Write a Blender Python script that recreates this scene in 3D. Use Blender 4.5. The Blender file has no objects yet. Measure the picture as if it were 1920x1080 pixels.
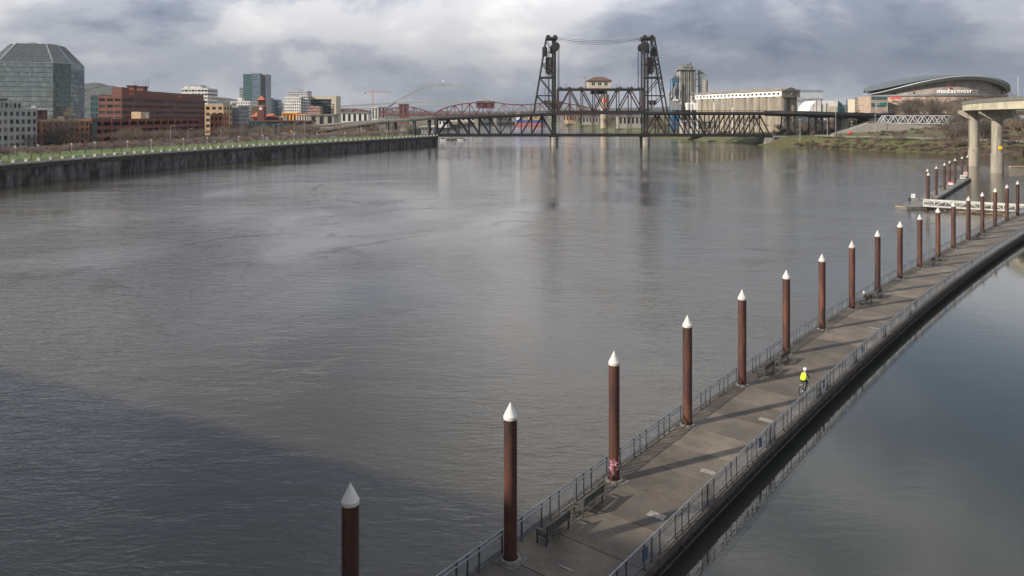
import bpy, bmesh, math, random
from mathutils import Vector, Matrix, noise as mnoise
R = math.radians
random.seed(7)
scene = bpy.context.scene
COL = scene.collection

# ---------------------------------------------------------------- camera
H = 21.0            # eye height over the river
F = 1387.0          # focal length in pixels of the 1920 wide photograph
HY = 217.0          # row of the horizon
cam_d = bpy.data.cameras.new('camera'); cam_d.sensor_width = 36.0
cam_d.lens = 36.0 * F / 1920.0
cam_d.shift_y = -(540.0 - HY) / 1920.0
cam_d.clip_start = 0.1; cam_d.clip_end = 40000
cam = bpy.data.objects.new('camera', cam_d); COL.objects.link(cam)
cam.location = (0, 0, H); cam.rotation_euler = (R(90), 0, 0)
scene.camera = cam

# ---------------------------------------------------------------- sun, sky, exposure
SUN_EL = 28.0
SH = Vector((0.905, 0.425, 0)).normalized()
sd = Vector((SH.x * math.cos(R(SUN_EL)), SH.y * math.cos(R(SUN_EL)), -math.sin(R(SUN_EL))))
sun_d = bpy.data.lights.new('sun', 'SUN'); sun_d.energy = 5.0; sun_d.angle = R(1.2); sun_d.color = (1.0, 0.91, 0.79)
sun = bpy.data.objects.new('sun', sun_d); COL.objects.link(sun)
sun.rotation_euler = sd.to_track_quat('-Z', 'Y').to_euler(); sun.location = (-60, -60, 90)

world = bpy.data.worlds.new('World'); scene.world = world; world.use_nodes = True
def build_world():
    nt = world.node_tree; nt.nodes.clear(); N = nt.nodes.new; L = nt.links.new
    def math_(op, a, b=None, c=None, clamp=False):
        n = N('ShaderNodeMath'); n.operation = op; n.use_clamp = clamp
        for i, v in enumerate((a, b, c)):
            if v is None: continue
            if isinstance(v, (int, float)): n.inputs[i].default_value = v
            else: L(v, n.inputs[i])
        return n.outputs[0]
    def ramp(fac, stops, interp='EASE'):
        n = N('ShaderNodeValToRGB'); n.color_ramp.interpolation = interp
        e = n.color_ramp.elements
        while len(e) < len(stops): e.new(0.5)
        for k, (p, c) in enumerate(stops):
            e[k].position = p; e[k].color = (c[0], c[1], c[2], 1) if not isinstance(c, (int, float)) else (c, c, c, 1)
        L(fac, n.inputs[0]); return n.outputs[0]
    def mix(fac, a, b):
        n = N('ShaderNodeMix'); n.data_type = 'RGBA'
        if isinstance(fac, (int, float)): n.inputs[0].default_value = fac
        else: L(fac, n.inputs[0])
        for i, v in ((6, a), (7, b)):
            if isinstance(v, tuple): n.inputs[i].default_value = (v[0], v[1], v[2], 1)
            else: L(v, n.inputs[i])
        return n.outputs[2]
    tc = N('ShaderNodeTexCoord')
    sep = N('ShaderNodeSeparateXYZ'); L(tc.outputs['Generated'], sep.inputs[0])
    z = math_('MAXIMUM', sep.outputs[2], 0.0)
    den = math_('ADD', z, 0.36)
    px = math_('DIVIDE', sep.outputs[0], den); py = math_('DIVIDE', sep.outputs[1], den)
    cmb = N('ShaderNodeCombineXYZ'); L(px, cmb.inputs[0]); L(py, cmb.inputs[1])
    def cloud(scale, sx, sy, ox, oy, detail=7, rough=0.55, dist=0.3, sphere=False):
        m = N('ShaderNodeMapping'); m.inputs['Scale'].default_value = (sx, sy, 1); m.inputs['Location'].default_value = (ox, oy, 0)
        if sphere: m.inputs['Scale'].default_value = (1, 1, 2.0); L(tc.outputs['Generated'], m.inputs[0])
        else: L(cmb.outputs[0], m.inputs[0])
        n = N('ShaderNodeTexNoise'); n.inputs['Scale'].default_value = scale; n.inputs['Detail'].default_value = detail
        n.inputs['Roughness'].default_value = rough; n.inputs['Distortion'].default_value = dist
        L(m.outputs[0], n.inputs['Vector']); return n.outputs[0]
    big = cloud(CL['big'], 1.0, 1.0, *CL['bo'], detail=4, rough=0.45, dist=0.1)
    mid = cloud(CL['mid'], 1.0, 1.0, *CL['mo'], detail=8, rough=0.56, dist=0.2, sphere=True)
    hole = cloud(0.55, 1.0, 1.0, *CL['ho'], detail=6, rough=0.5)
    t = math_('ADD', math_('MULTIPLY', big, 0.58), math_('MULTIPLY', mid, 0.42))
    colr = ramp(t, [(0.40, (0.160, 0.188, 0.265)), (0.455, (0.25, 0.28, 0.35)), (0.505, (0.40, 0.42, 0.475)), (0.555, (0.59, 0.59, 0.615)), (0.63, (0.80, 0.79, 0.775))])
    # pale air towards the horizon
    hz = ramp(z, [(0.0, 1.0), (0.13, 0.0)])
    colr = mix(math_('MULTIPLY', hz, 0.32), colr, (0.42, 0.46, 0.54))
    # an overcast sky is brighter overhead than at the horizon
    lum = math_('ADD', math_('ADD', math_('MULTIPLY', z, 0.5), 0.80), math_('MULTIPLY', ramp(z, [(0.04, 0.0), (0.24, 1.0)]), 0.88))
    vm = N('ShaderNodeVectorMath'); vm.operation = 'SCALE'; L(colr, vm.inputs[0]); L(lum, vm.inputs['Scale']); colr = vm.outputs[0]
    bgc = N('ShaderNodeBackground'); L(colr, bgc.inputs[0]); bgc.inputs[1].default_value = CL['cs']
    sky = N('ShaderNodeTexSky'); sky.sky_type = 'NISHITA'; sky.sun_disc = False
    sky.sun_elevation = R(SUN_EL); sky.sun_rotation = math.atan2(-SH.x, -SH.y)
    bgs = N('ShaderNodeBackground'); L(sky.outputs[0], bgs.inputs[0]); bgs.inputs[1].default_value = 0.075
    # cloud cover: broken higher up, closed near the horizon
    cov = ramp(hole, [(0.41, 0.0), (0.55, 1.0)])
    low = ramp(z, [(0.14, 1.0), (0.34, 0.0)])
    cover = math_('MAXIMUM', cov, low)
    mx = N('ShaderNodeMixShader'); L(cover, mx.inputs[0]); L(bgs.outputs[0], mx.inputs[1]); L(bgc.outputs[0], mx.inputs[2])
    out = N('ShaderNodeOutputWorld'); L(mx.outputs[0], out.inputs[0])
CL = dict(big=1.0, bo=(2.1, 6.6), mid=5.0, mo=(6.9, -17.4), ho=(1.5, -8.9), cs=0.70)
build_world()
vs = scene.view_settings; vs.view_transform = 'Standard'; vs.look = 'None'; vs.gamma = 1.0; vs.use_curve_mapping = False
vs.exposure = 0.55
scene.render.engine = 'CYCLES'
scene.cycles.use_denoising = True
scene.cycles.max_bounces = 8; scene.cycles.glossy_bounces = 4; scene.cycles.diffuse_bounces = 3
scene.cycles.volume_bounces = 0
scene.cycles.sample_clamp_indirect = 6

# ---------------------------------------------------------------- pixel helpers (photograph -> place)
def PX(px, Y): return (px - 960.0) / F * Y
def PZ(py, Y): return H - (py - HY) / F * Y
def G(px, py, z=0.0):
    Y = (H - z) * F / (py - HY); return Vector(((px - 960.0) / F * Y, Y, z))

# ---------------------------------------------------------------- materials
MATS = {}
def mat(name, col, rough=0.8, col2=None, scale=1.0, stretch=(1, 1, 1), contrast=(0.4, 0.6), metal=0.0, bump=0.0, bscale=None, spec=0.5,
        col3=None, scale3=8.0, con3=(0.5, 0.65), emit=None, detail=6):
    if name in MATS: return MATS[name]
    m = bpy.data.materials.new(name); m.use_nodes = True; MATS[name] = m
    nt = m.node_tree; b = nt.nodes['Principled BSDF']; N = nt.nodes.new; L = nt.links.new
    b.inputs['Base Color'].default_value = (*col, 1); b.inputs['Roughness'].default_value = rough
    b.inputs['Metallic'].default_value = metal; b.inputs['Specular IOR Level'].default_value = spec
    if emit:
        b.inputs['Emission Color'].default_value = (*emit[0], 1); b.inputs['Emission Strength'].default_value = emit[1]
    if col2 is not None or bump:
        geo = N('ShaderNodeNewGeometry')
        mp = N('ShaderNodeMapping'); mp.inputs['Scale'].default_value = stretch; L(geo.outputs['Position'], mp.inputs[0])
    def layer(prev, c, sc, con):
        n = N('ShaderNodeTexNoise'); n.inputs['Scale'].default_value = sc; n.inputs['Detail'].default_value = detail; n.inputs['Roughness'].default_value = 0.6
        L(mp.outputs[0], n.inputs['Vector'])
        r = N('ShaderNodeMapRange'); r.inputs[1].default_value = con[0]; r.inputs[2].default_value = con[1]; L(n.outputs[0], r.inputs[0])
        x = N('ShaderNodeMix'); x.data_type = 'RGBA'; L(r.outputs[0], x.inputs[0])
        if isinstance(prev, tuple): x.inputs[6].default_value = (*prev, 1)
        else: L(prev, x.inputs[6])
        x.inputs[7].default_value = (*c, 1); return x.outputs[2]
    if col2 is not None:
        o = layer(col, col2, scale, contrast)
        if col3 is not None: o = layer(o, col3, scale3, con3)
        L(o, b.inputs['Base Color'])
    if bump:
        n = N('ShaderNodeTexNoise'); n.inputs['Scale'].default_value = bscale or scale * 4; n.inputs['Detail'].default_value = 5
        L(mp.outputs[0], n.inputs['Vector'])
        bp = N('ShaderNodeBump'); bp.inputs['Strength'].default_value = min(1, bump); bp.inputs['Distance'].default_value = 0.02 if bump <= 1 else 0.02 * bump
        L(n.outputs[0], bp.inputs['Height']); L(bp.outputs[0], b.inputs['Normal'])
    return m

# ---------------------------------------------------------------- mesh builder
class MB:
    def __init__(s): s.v = []; s.f = []; s.m = []; s.cur = 0
    def add(s, vs, fs):
        o = len(s.v); s.v.extend([tuple(v) for v in vs]); s.f.extend([tuple(i + o for i in f) for f in fs]); s.m.extend([s.cur] * len(fs)); return s
    def box(s, x0, x1, y0, y1, z0, z1):
        return s.add([(x0, y0, z0), (x1, y0, z0), (x1, y1, z0), (x0, y1, z0), (x0, y0, z1), (x1, y0, z1), (x1, y1, z1), (x0, y1, z1)],
                     [(0, 3, 2, 1), (4, 5, 6, 7), (0, 1, 5, 4), (1, 2, 6, 5), (2, 3, 7, 6), (3, 0, 4, 7)])
    def bar(s, p, q, w, h=None, up=(0, 0, 1)):
        p = Vector(p); q = Vector(q); d = (q - p); h = h or w
        if d.length < 1e-6: return s
        d.normalize(); u = Vector(up)
        if abs(d.dot(u)) > 0.98: u = Vector((0, 1, 0)) if abs(d.y) < 0.9 else Vector((1, 0, 0))
        a = d.cross(u).normalized() * (w / 2); b = a.cross(d).normalized() * (h / 2)
        vs = [p - a - b, p + a - b, p + a + b, p - a + b, q - a - b, q + a - b, q + a + b, q - a + b]
        return s.add(vs, [(3, 2, 1, 0), (4, 5, 6, 7), (0, 1, 5, 4), (1, 2, 6, 5), (2, 3, 7, 6), (3, 0, 4, 7)])
    def tube(s, p, q, r, n=8, r2=None, caps=True):
        p = Vector(p); q = Vector(q); d = (q - p); r2 = r if r2 is None else r2
        if d.length < 1e-6: return s
        d.normalize(); u = Vector((0, 0, 1)) if abs(d.z) < 0.95 else Vector((1, 0, 0))
        a = d.cross(u).normalized(); b = d.cross(a)
        vs = []
        for c, rr in ((p, r), (q, r2)):
            for i in range(n):
                t = 2 * math.pi * i / n; vs.append(c + a * (rr * math.cos(t)) + b * (rr * math.sin(t)))
        fs = [(i, n + i, n + (i + 1) % n, (i + 1) % n) for i in range(n)]
        if caps: fs += [tuple(range(n)), tuple(reversed(range(n, 2 * n)))]
        return s.add(vs, fs)
    def path(s, pts, r, n=6):
        for a, b in zip(pts, pts[1:]): s.tube(a, b, r, n)
        return s
    def lathe(s, prof, n=16, c=(0, 0, 0), sx=1.0, sy=1.0, a0=0, a1=None, capt=True):
        cx, cy, cz = c; vs = []
        full = a1 is None; tot = 2 * math.pi if full else a1 - a0; k = n if full else n + 1
        for (r, z) in prof:
            for i in range(k):
                t = a0 + tot * i / n; vs.append((cx + sx * r * math.cos(t), cy + sy * r * math.sin(t), cz + z))
        fs = []
        for j in range(len(prof) - 1):
            for i in range(n):
                i2 = (i + 1) % k; fs.append((j * k + i, j * k + i2, (j + 1) * k + i2, (j + 1) * k + i))
        if full and capt:
            fs.append(tuple(reversed(range(n)))); fs.append(tuple(range((len(prof) - 1) * n, len(prof) * n)))
        return s.add(vs, fs)
    def prism(s, poly, z0, z1):
        n = len(poly); vs = [(x, y, z0) for x, y in poly] + [(x, y, z1) for x, y in poly]
        fs = [(i, (i + 1) % n, n + (i + 1) % n, n + i) for i in range(n)] + [tuple(reversed(range(n))), tuple(range(n, 2 * n))]
        return s.add(vs, fs)
    def torus(s, c, R_, r, axis='x', n=20, m=6):
        c = Vector(c); vs = []
        for i in range(n):
            t = 2 * math.pi * i / n
            for j in range(m):
                u = 2 * math.pi * j / m; rr = R_ + r * math.cos(u); a, b, w = rr * math.cos(t), rr * math.sin(t), r * math.sin(u)
                vs.append(c + (Vector((w, a, b)) if axis == 'x' else Vector((a, w, b)) if axis == 'y' else Vector((a, b, w))))
        fs = [(i * m + j, ((i + 1) % n) * m + j, ((i + 1) % n) * m + (j + 1) % m, i * m + (j + 1) % m) for i in range(n) for j in range(m)]
        return s.add(vs, fs)
    def mesh(s, name, mats, smooth=False):
        me = bpy.data.meshes.new(name); me.from_pydata(s.v, [], s.f)
        if not isinstance(mats, (list, tuple)): mats = [mats]
        for m in mats: me.materials.append(m)
        if len(mats) > 1: me.polygons.foreach_set('material_index', s.m)
        if smooth:
            me.polygons.foreach_set('use_smooth', [True] * len(me.polygons))
            me.set_sharp_from_angle(angle=R(38))
        me.update(); return me
    def build(s, name, mats, parent=None, loc=None, smooth=False):
        return link(name, s.mesh(name, mats, smooth), parent, loc)
def link(name, me, parent=None, loc=None, rz=0.0, scale=None):
    o = bpy.data.objects.new(name, me); COL.objects.link(o)
    if parent is not None: o.parent = parent
    if loc is not None: o.location = loc
    if rz: o.rotation_euler = (0, 0, rz)
    if scale is not None: o.scale = scale
    return o
def tag(o, label=None, cat=None, group=None, kind=None):
    if label: o['label'] = label
    if cat: o['category'] = cat
    if group: o['group'] = group
    if kind: o['kind'] = kind
    return o
def thing(name, label, cat, loc=(0, 0, 0), rz=0.0, group=None):
    o = bpy.data.objects.new(name, None); COL.objects.link(o); o.location = loc; o.rotation_euler = (0, 0, rz)
    o.empty_display_size = 0.3
    return tag(o, label, cat, group)
KIDS = {}
def copy_tree(o, parent=None, loc=None, rz=None, scale=None):
    c = o.copy(); COL.objects.link(c)
    if parent is not None: c.parent = parent
    if loc is not None: c.location = loc
    if rz is not None: c.rotation_euler = (0, 0, rz)
    if scale is not None: c.scale = (scale, scale, scale)
    if o not in KIDS: KIDS[o] = list(o.children)
    for ch in KIDS[o]: copy_tree(ch, c)
    return c
def lerp(a, b, t): return a + (b - a) * t
def interp(xs, ys, x):
    if x <= xs[0]: return ys[0]
    for i in range(len(xs) - 1):
        if x <= xs[i + 1]: return lerp(ys[i], ys[i + 1], (x - xs[i]) / (xs[i + 1] - xs[i]))
    return ys[-1]

# shared materials
M_conc = mat('concrete', (0.30, 0.28, 0.24), 0.9, (0.22, 0.205, 0.18), 0.7, contrast=(0.35, 0.65))
M_concold = mat('old_concrete', (0.25, 0.235, 0.20), 0.9, (0.14, 0.13, 0.115), 0.5, stretch=(1, 1, 0.25))
M_steel = mat('bridge_steel', (0.012, 0.0115, 0.012), 0.6, (0.026, 0.018, 0.016), 0.5, contrast=(0.5, 0.7))
M_glass = mat('window_glass', (0.015, 0.018, 0.022), 0.08, spec=0.6)
M_galv = mat('galvanised_steel', (0.30, 0.33, 0.37), 0.45, (0.20, 0.22, 0.26), 3.0, metal=0.4)
M_white = mat('white_paint', (0.72, 0.71, 0.68), 0.6, (0.55, 0.53, 0.49), 2.0, contrast=(0.45, 0.75))
M_dark = mat('dark_metal', (0.03, 0.033, 0.036), 0.5)
M_lampgrey = mat('lamp_grey', (0.32, 0.33, 0.34), 0.5)

def vary_panes(m, lo, hi):      # blinds and rooms behind the panes differ from window to window
    nt = m.node_tree; b = nt.nodes['Principled BSDF']; oi = nt.nodes.new('ShaderNodeObjectInfo'); r = nt.nodes.new('ShaderNodeValToRGB'); r.color_ramp.interpolation = 'CONSTANT'
    e = r.color_ramp.elements; e[0].color = (*lo, 1); e[1].position = 0.62; e[1].color = (lo[0] * 3, lo[1] * 3, lo[2] * 3, 1); n = e.new(0.84); n.color = (*hi, 1)
    nt.links.new(oi.outputs['Random'], r.inputs[0]); nt.links.new(r.outputs[0], b.inputs['Base Color'])
vary_panes(M_glass, (0.013, 0.016, 0.020), (0.16, 0.15, 0.13))

# ================================================================ WATER
def water_mat(name, body, amp, patch, rough, inlet=False):
    m = bpy.data.materials.new(name); m.use_nodes = True
    nt = m.node_tree; b = nt.nodes['Principled BSDF']; N = nt.nodes.new; L = nt.links.new
    b.inputs['Roughness'].default_value = rough; b.inputs['IOR'].default_value = 1.42
    geo = N('ShaderNodeNewGeometry')
    def nz(scale, st=(1, 1, 1), detail=2, rgh=0.5, dist=0.0, rot=0.0, w=0.0):
        mp = N('ShaderNodeMapping'); mp.inputs['Scale'].default_value = st; mp.inputs['Rotation'].default_value = (0, 0, R(rot)); mp.inputs['Location'].default_value = (w, w * .7, 0)
        L(geo.outputs['Position'], mp.inputs[0])
        n = N('ShaderNodeTexNoise'); n.inputs['Scale'].default_value = scale; n.inputs['Detail'].default_value = detail
        n.inputs['Roughness'].default_value = rgh; n.inputs['Distortion'].default_value = dist
        L(mp.outputs[0], n.inputs['Vector']); return n.outputs[0]
    def cz(*a): return mth('SUBTRACT', nz(*a), 0.5)
    def mth(op, a, b_=None, c=None):
        n = N('ShaderNodeMath'); n.operation = op
        for i, v in enumerate((a, b_, c)):
            if v is None: continue
            if isinstance(v, (int, float)): n.inputs[i].default_value = v
            else: L(v, n.inputs[i])
        return n.outputs[0]
    def mr(v, a, b_, c, d):
        n = N('ShaderNodeMapRange'); n.interpolation_type = 'SMOOTHSTEP'
        for i, q in enumerate((a, b_, c, d)): n.inputs[i + 1].default_value = q
        L(v, n.inputs[0]); return n.outputs[0]
    # patches of smooth and ruffled water drawn out by the current, and thin eddy lines
    calm = mr(nz(0.018, (1.0, 0.75, 1), 5, 0.55, 1.0, 20), 0.36, 0.64, patch, 1.0)
    swirl = nz(0.011, (1.0, 1.25, 1), 7, 0.56, 1.4, 15, 31.0)
    line = mr(mth('ABSOLUTE', mth('SUBTRACT', swirl, 0.52)), 0.0, 0.02, 1.0, 0.0)
    line = mth('MULTIPLY', line, mr(nz(0.045, (1.0, 0.7, 1), 3, 0.6, 0.5, 40, 77.0), 0.44, 0.62, 0, 1))
    st = mth('ADD', calm, mth('MULTIPLY', line, 0.0 if inlet else 0.6))
    h = mth('MULTIPLY', cz(0.20, (0.75, 1.5, 1), 2, 0.5, 0.5, 10), 0.36 * amp)
    h = mth('ADD', h, mth('MULTIPLY', cz(0.75, (0.5, 1.4, 1), 4, 0.6, 0.6, 8), 0.34 * amp))
    h = mth('ADD', h, mth('MULTIPLY', cz(2.2, (0.55, 1.3, 1), 3, 0.6, 0.5, -14), 0.19 * amp))
    if not inlet:
        h = mth('ADD', h, mth('MULTIPLY', cz(0.05, (0.8, 1.6, 1), 2, 0.5, 1.0, 25), 0.7 * amp))
    h = mth('MULTIPLY', h, st)
    bp = N('ShaderNodeBump'); bp.inputs['Strength'].default_value = 1.0; bp.inputs['Distance'].default_value = 1.0
    L(h, bp.inputs['Height']); L(bp.outputs[0], b.inputs['Normal'])
    # muddy suspension varies a little
    mx = N('ShaderNodeMix'); mx.data_type = 'RGBA'; L(mr(nz(0.012, (1, 1, 1), 4, 0.5, 1.0, 0, 9.0), 0.35, 0.65, 0, 1), mx.inputs[0])
    mx.inputs[6].default_value = (*body, 1); mx.inputs[7].default_value = (body[0] * 0.72, body[1] * 0.76, body[2] * 0.85, 1)
    L(mx.outputs[2], b.inputs['Base Color'])
    return m
M_river = water_mat('river_water', (0.052, 0.045, 0.030), 0.26, 0.26, 0.02)
M_inlet = water_mat('still_water', (0.030, 0.032, 0.025), 0.026, 0.5, 0.008, inlet=True)
def sheet(name, poly, z, m, kind='structure'):
    mb = MB(); mb.add([(x, y, z) for x, y in poly], [tuple(range(len(poly)))]); o = mb.build(name, m); o['kind'] = kind; return o
sheet('river', [(-5900, -395), (5900, -395), (5900, 4900), (-5900, 4900)], 0.0, M_river)

# ================================================================ DOCK LINE (pile feet measured along the walkway, z = deck)
DK = 1.0
pile_xy = [(-17.1, 11.6), (-11.4, 18.9), (-5.68, 26.0), (-0.07, 33.3)]
for (x, y) in [(1153, 906), (1291, 801), (1394, 725), (1477, 667), (1544, 619.5), (1600, 581.5), (1648, 550.5), (1690, 524.5), (1727, 503.5), (1761, 484), (1790, 467.5), (1818, 451.5), (1844, 439), (1868, 427.5), (1890, 416.5), (1910, 406)]:
    g = G(x, y, DK); pile_xy.append((g.x, g.y + 0.3))
pile_xy += [(109.0, 155.6), (117.5, 162.6), (126.5, 169.5)]
PLN = [Vector((x, y)) for x, y in pile_xy]
# a smoothed copy for the deck edges
def smooth(pl, k=3):
    for _ in range(k):
        pl = [pl[0]] + [(pl[i - 1] + pl[i] * 2 + pl[i + 1]) / 4 for i in range(1, len(pl) - 1)] + [pl[-1]]
    return pl
SM = smooth(PLN)
def nrm(i):
    a = SM[max(0, i - 1)]; b = SM[min(len(SM) - 1, i + 1)]; d = (b - a).normalized(); return Vector((d.y, -d.x))   # to the right
NRM = [nrm(i) for i in range(len(SM))]
def off(i, t, o):   # point at bay i, fraction t, offset o to the right of the pile line
    j = min(i + 1, len(SM) - 1); p = SM[i].lerp(SM[j], t); n = NRM[i].lerp(NRM[j], t).normalized(); q = p + n * o; return q
RL, RR_ = -0.57, 5.02        # left and right railing lines
DL, DR = -0.75, 5.18         # deck edges
cl = [off(i, 0, 2.2) for i in range(len(SM))]
inlet_poly = [(-60, -60), (-45, -30)] + [(p.x, p.y) for p in cl] + [(150, 182), (260, 150), (260, -60)]
sheet('inlet_water', inlet_poly, 0.004, M_inlet)

# ================================================================ LAND
GL = 6.3
sw = [(-14, 366), (-120, 400)]
wall_px = [(-260, 378), (-120, 363), (0, 350), (100, 339), (200, 327), (300, 317.5), (400, 307.5), (500, 298.5), (600, 290), (700, 282), (770, 276.5), (821, 272.3)]
WALL = [G(x, y, 0).to_2d() for x, y in wall_px]
WALL = [WALL[0]] + [(WALL[i - 1] + WALL[i] * 2 + WALL[i + 1]) / 4 for i in range(1, len(WALL) - 1)] + [WALL[-1]]
M_soil = mat('bank_soil', (0.085, 0.070, 0.045), 0.95, (0.05, 0.055, 0.022), 0.12, col3=(0.12, 0.10, 0.07), scale3=0.7)
M_pave = mat('pavement', (0.26, 0.25, 0.23), 0.9, (0.19, 0.18, 0.165), 0.3)
M_asph = mat('asphalt', (0.055, 0.055, 0.057), 0.9, (0.075, 0.073, 0.07), 0.2)
M_grass = mat('lawn_grass', (0.052, 0.090, 0.010), 0.95, (0.078, 0.105, 0.016), 0.09, col3=(0.045, 0.085, 0.014), scale3=0.6, bump=1, bscale=3)
west = [(-700, 30), (-460, 30), (-300, 60)] + [(p.x - 0.5, p.y) for p in WALL] + [(-72, 553), (-95, 640), (-112, 800), (-100, 1100), (-85, 1500), (-60, 1700), (60, 1760), (110, 1900), (4000, 4900), (-5900, 4900), (-5900, 30)]
mbw = MB(); n = len(west)
mbw.add([(x, y, GL) for x, y in west] + [(x, y, -2) for x, y in west], [tuple(range(n))] + [(i, n + i, n + (i + 1) % n, (i + 1) % n) for i in range(n)])
tag(mbw.build('ground', M_soil), kind='structure')
def wall_off(d, i): # inland offset of the river wall
    a = WALL[max(0, i - 1)]; b = WALL[min(len(WALL) - 1, i + 1)]; t = (b - a).normalized(); return WALL[i] + Vector((-t.y, t.x)) * d
def strip(name, d0, d1, z, m, i0=0, i1=None):
    i1 = i1 or len(WALL); a = [wall_off(d0, i) for i in range(i0, i1)]; b = [wall_off(d1, i) for i in range(i0, i1)]
    mb = MB(); k = len(a)
    mb.add([(p.x, p.y, z) for p in a] + [(p.x, p.y, z) for p in b], [(i, i + 1, k + i + 1, k + i) for i in range(k - 1)])
    return tag(mb.build(name, m), kind='structure')
strip('promenade_path', 0.6, 8.5, GL + 0.008, M_pave)
# rolling lawn
def lawn():
    a = [wall_off(8.0, i) for i in range(len(WALL))]; mb = MB(); U, V = 60, 14; vs = []
    for i in range(U + 1):
        t = i / U * (len(WALL) - 1); k = min(int(t), len(WALL) - 2); f = t - k
        for j in range(V + 1):
            d = 8.0 + j / V * 42.0; p = wall_off(d, k).lerp(wall_off(d, k + 1), f)
            hgt = 0.016 + (1.0 * math.sin(math.pi * j / V) * (0.55 + 0.45 * mnoise.noise((p.x * .03, p.y * .03, 1))) if 0 < j < V else 0.0)
            vs.append((p.x, p.y, GL + hgt))
    W = V + 1
    mb.add(vs, [(i * W + j, (i + 1) * W + j, (i + 1) * W + j + 1, i * W + j + 1) for i in range(U) for j in range(V)])
    tag(mb.build('lawn', M_grass, smooth=True), kind='structure')
lawn()
strip('riverside_road', 52, 68, GL + 0.012, M_asph)
strip('pavement', 68.2, 73, GL + 0.12, M_pave)

# ---------------------------------------------------------------- river wall with parapet
M_wall = mat('river_wall_concrete', (0.085, 0.082, 0.078), 0.95, (0.014, 0.015, 0.012), 0.30, stretch=(1, 1, 0.4), contrast=(0.43, 0.57), col3=(0.19, 0.185, 0.18), scale3=0.55, con3=(0.56, 0.70), detail=9)
M_wallmoss = mat('wall_band_moss', (0.024, 0.028, 0.015), 0.95, (0.05, 0.05, 0.036), 0.6)
M_parapet = mat('parapet_concrete', (0.36, 0.345, 0.30), 0.9, (0.25, 0.24, 0.21), 0.5)
def seawall():
    root = thing('river_wall', 'long dark streaked concrete river wall with pale posts along its top', 'wall', (WALL[3].x, WALL[3].y, 0))
    o3 = Vector((WALL[3].x, WALL[3].y, 0))
    pts = []
    seg = [(WALL[i + 1] - WALL[i]).length for i in range(len(WALL) - 1)]; tot = sum(seg); step = 4.9; s = 0.0
    def at(s):
        k = 0
        while k < len(seg) - 1 and s > seg[k]: s -= seg[k]; k += 1
        return WALL[k].lerp(WALL[k + 1], s / seg[k]), (WALL[k + 1] - WALL[k]).normalized()
    k = 0
    post = MB(); post.box(-0.55, 0.55, -0.5, 0.5, 0, 1.25); post.box(-0.65, 0.65, -0.6, 0.6, 1.25, 1.45); pm = post.mesh('parapet_post', M_parapet)
    while s < tot - 0.1:
        e = min(s + step, tot); p, t = at(s); q, _ = at(e); nn = Vector((-t.y, t.x))
        j = 0.0 if k % 7 else 0.05
        mb = MB(); a = p - nn * j; b = q - nn * j
        c = q + nn * 1.4; d = p + nn * 1.4
        mb.prism([(v.x - o3.x, v.y - o3.y) for v in (d, c, b, a)][::-1], -2.0, 4.75)
        mb.build('wall_panel', M_wall, root)
        mb = MB(); a2 = p - nn * 0.22; b2 = q - nn * 0.22
        mb.prism([(v.x - o3.x, v.y - o3.y) for v in (a2, b2, c, d)], 4.75, 6.2); mb.build('top_band', M_wallmoss, root)
        mb = MB(); a3 = p - nn * 0.1; b3 = q - nn * 0.1; c3 = q + nn * 0.35; d3 = p + nn * 0.35
        mb.prism([(v.x - o3.x, v.y - o3.y) for v in (a3, b3, c3, d3)], 6.2, 6.85); mb.build('parapet', M_parapet, root)
        o = link('parapet_post', pm, root, (p.x + nn.x * 0.1 - o3.x, p.y + nn.y * 0.1 - o3.y, 6.2), math.atan2(t.y, t.x))
        s = e; k += 1
    # return wall under the bridge end
    e, t = at(tot)
    mb = MB(); nn = Vector((-t.y, t.x)); a = e + t * .02; b = Vector((-74, 556))
    d = (b - a).normalized(); n2 = Vector((-d.y, d.x))
    mb.prism([(v.x - o3.x, v.y - o3.y) for v in (a, b, b + n2 * 1.4, a + n2 * 1.4)], -2, 6.2); mb.build('return_wall', M_wall, root)
seawall()

# ---------------------------------------------------------------- east bank terrain
EY = [-100, 200, 300, 351, 399, 428, 455, 485, 505, 530, 560, 600, 650, 760, 882, 1150, 1456, 1700, 2600]
EX = [270, 262, 254, 247, 247, 235, 217, 196, 184, 176, 168, 158, 158, 140, 121, 117, 115, 95, 130]
def east_h(x, y):
    d = x - interp(EY, EX, y)
    k = 1.0 + 0.6 * mnoise.noise((x * 0.03, y * 0.03, 4.0))
    z = interp([-14, 0, 5, 15, 26, 60, 85, 130, 260, 600, 3000], [-4, -0.05, 1.6, 5.9, 7.0, 7.6, 10.5, 15, 20, 30, 60], d)
    z2 = interp([-14, 0, 6, 18, 60, 120, 200, 400, 3000], [-4, -.05, 2.5, 5.5, 8, 15, 20, 26, 60], d); tt = max(0, min(1, (y - 530) / 40)); z = lerp(z, z2, tt)
    z += 2.4 * max(0, min(1, (y - 440) / 40)) * max(0, min(1, (d - 22) / 12)) * (1 if y < 499 else 0)
    return z + (0.45 * mnoise.noise((x * 0.11, y * 0.11, 0.5)) + 0.22 * mnoise.noise((x * 0.4, y * 0.4, 2.5))) * (1 if d > 1 else 0.3) * k
M_bank = mat('bank_grass', (0.070, 0.062, 0.022), 0.95, (0.050, 0.072, 0.014), 0.08, contrast=(0.42, 0.55), col3=(0.075, 0.055, 0.032), scale3=0.5, con3=(0.45, 0.62), bump=2, bscale=1.5)
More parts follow.
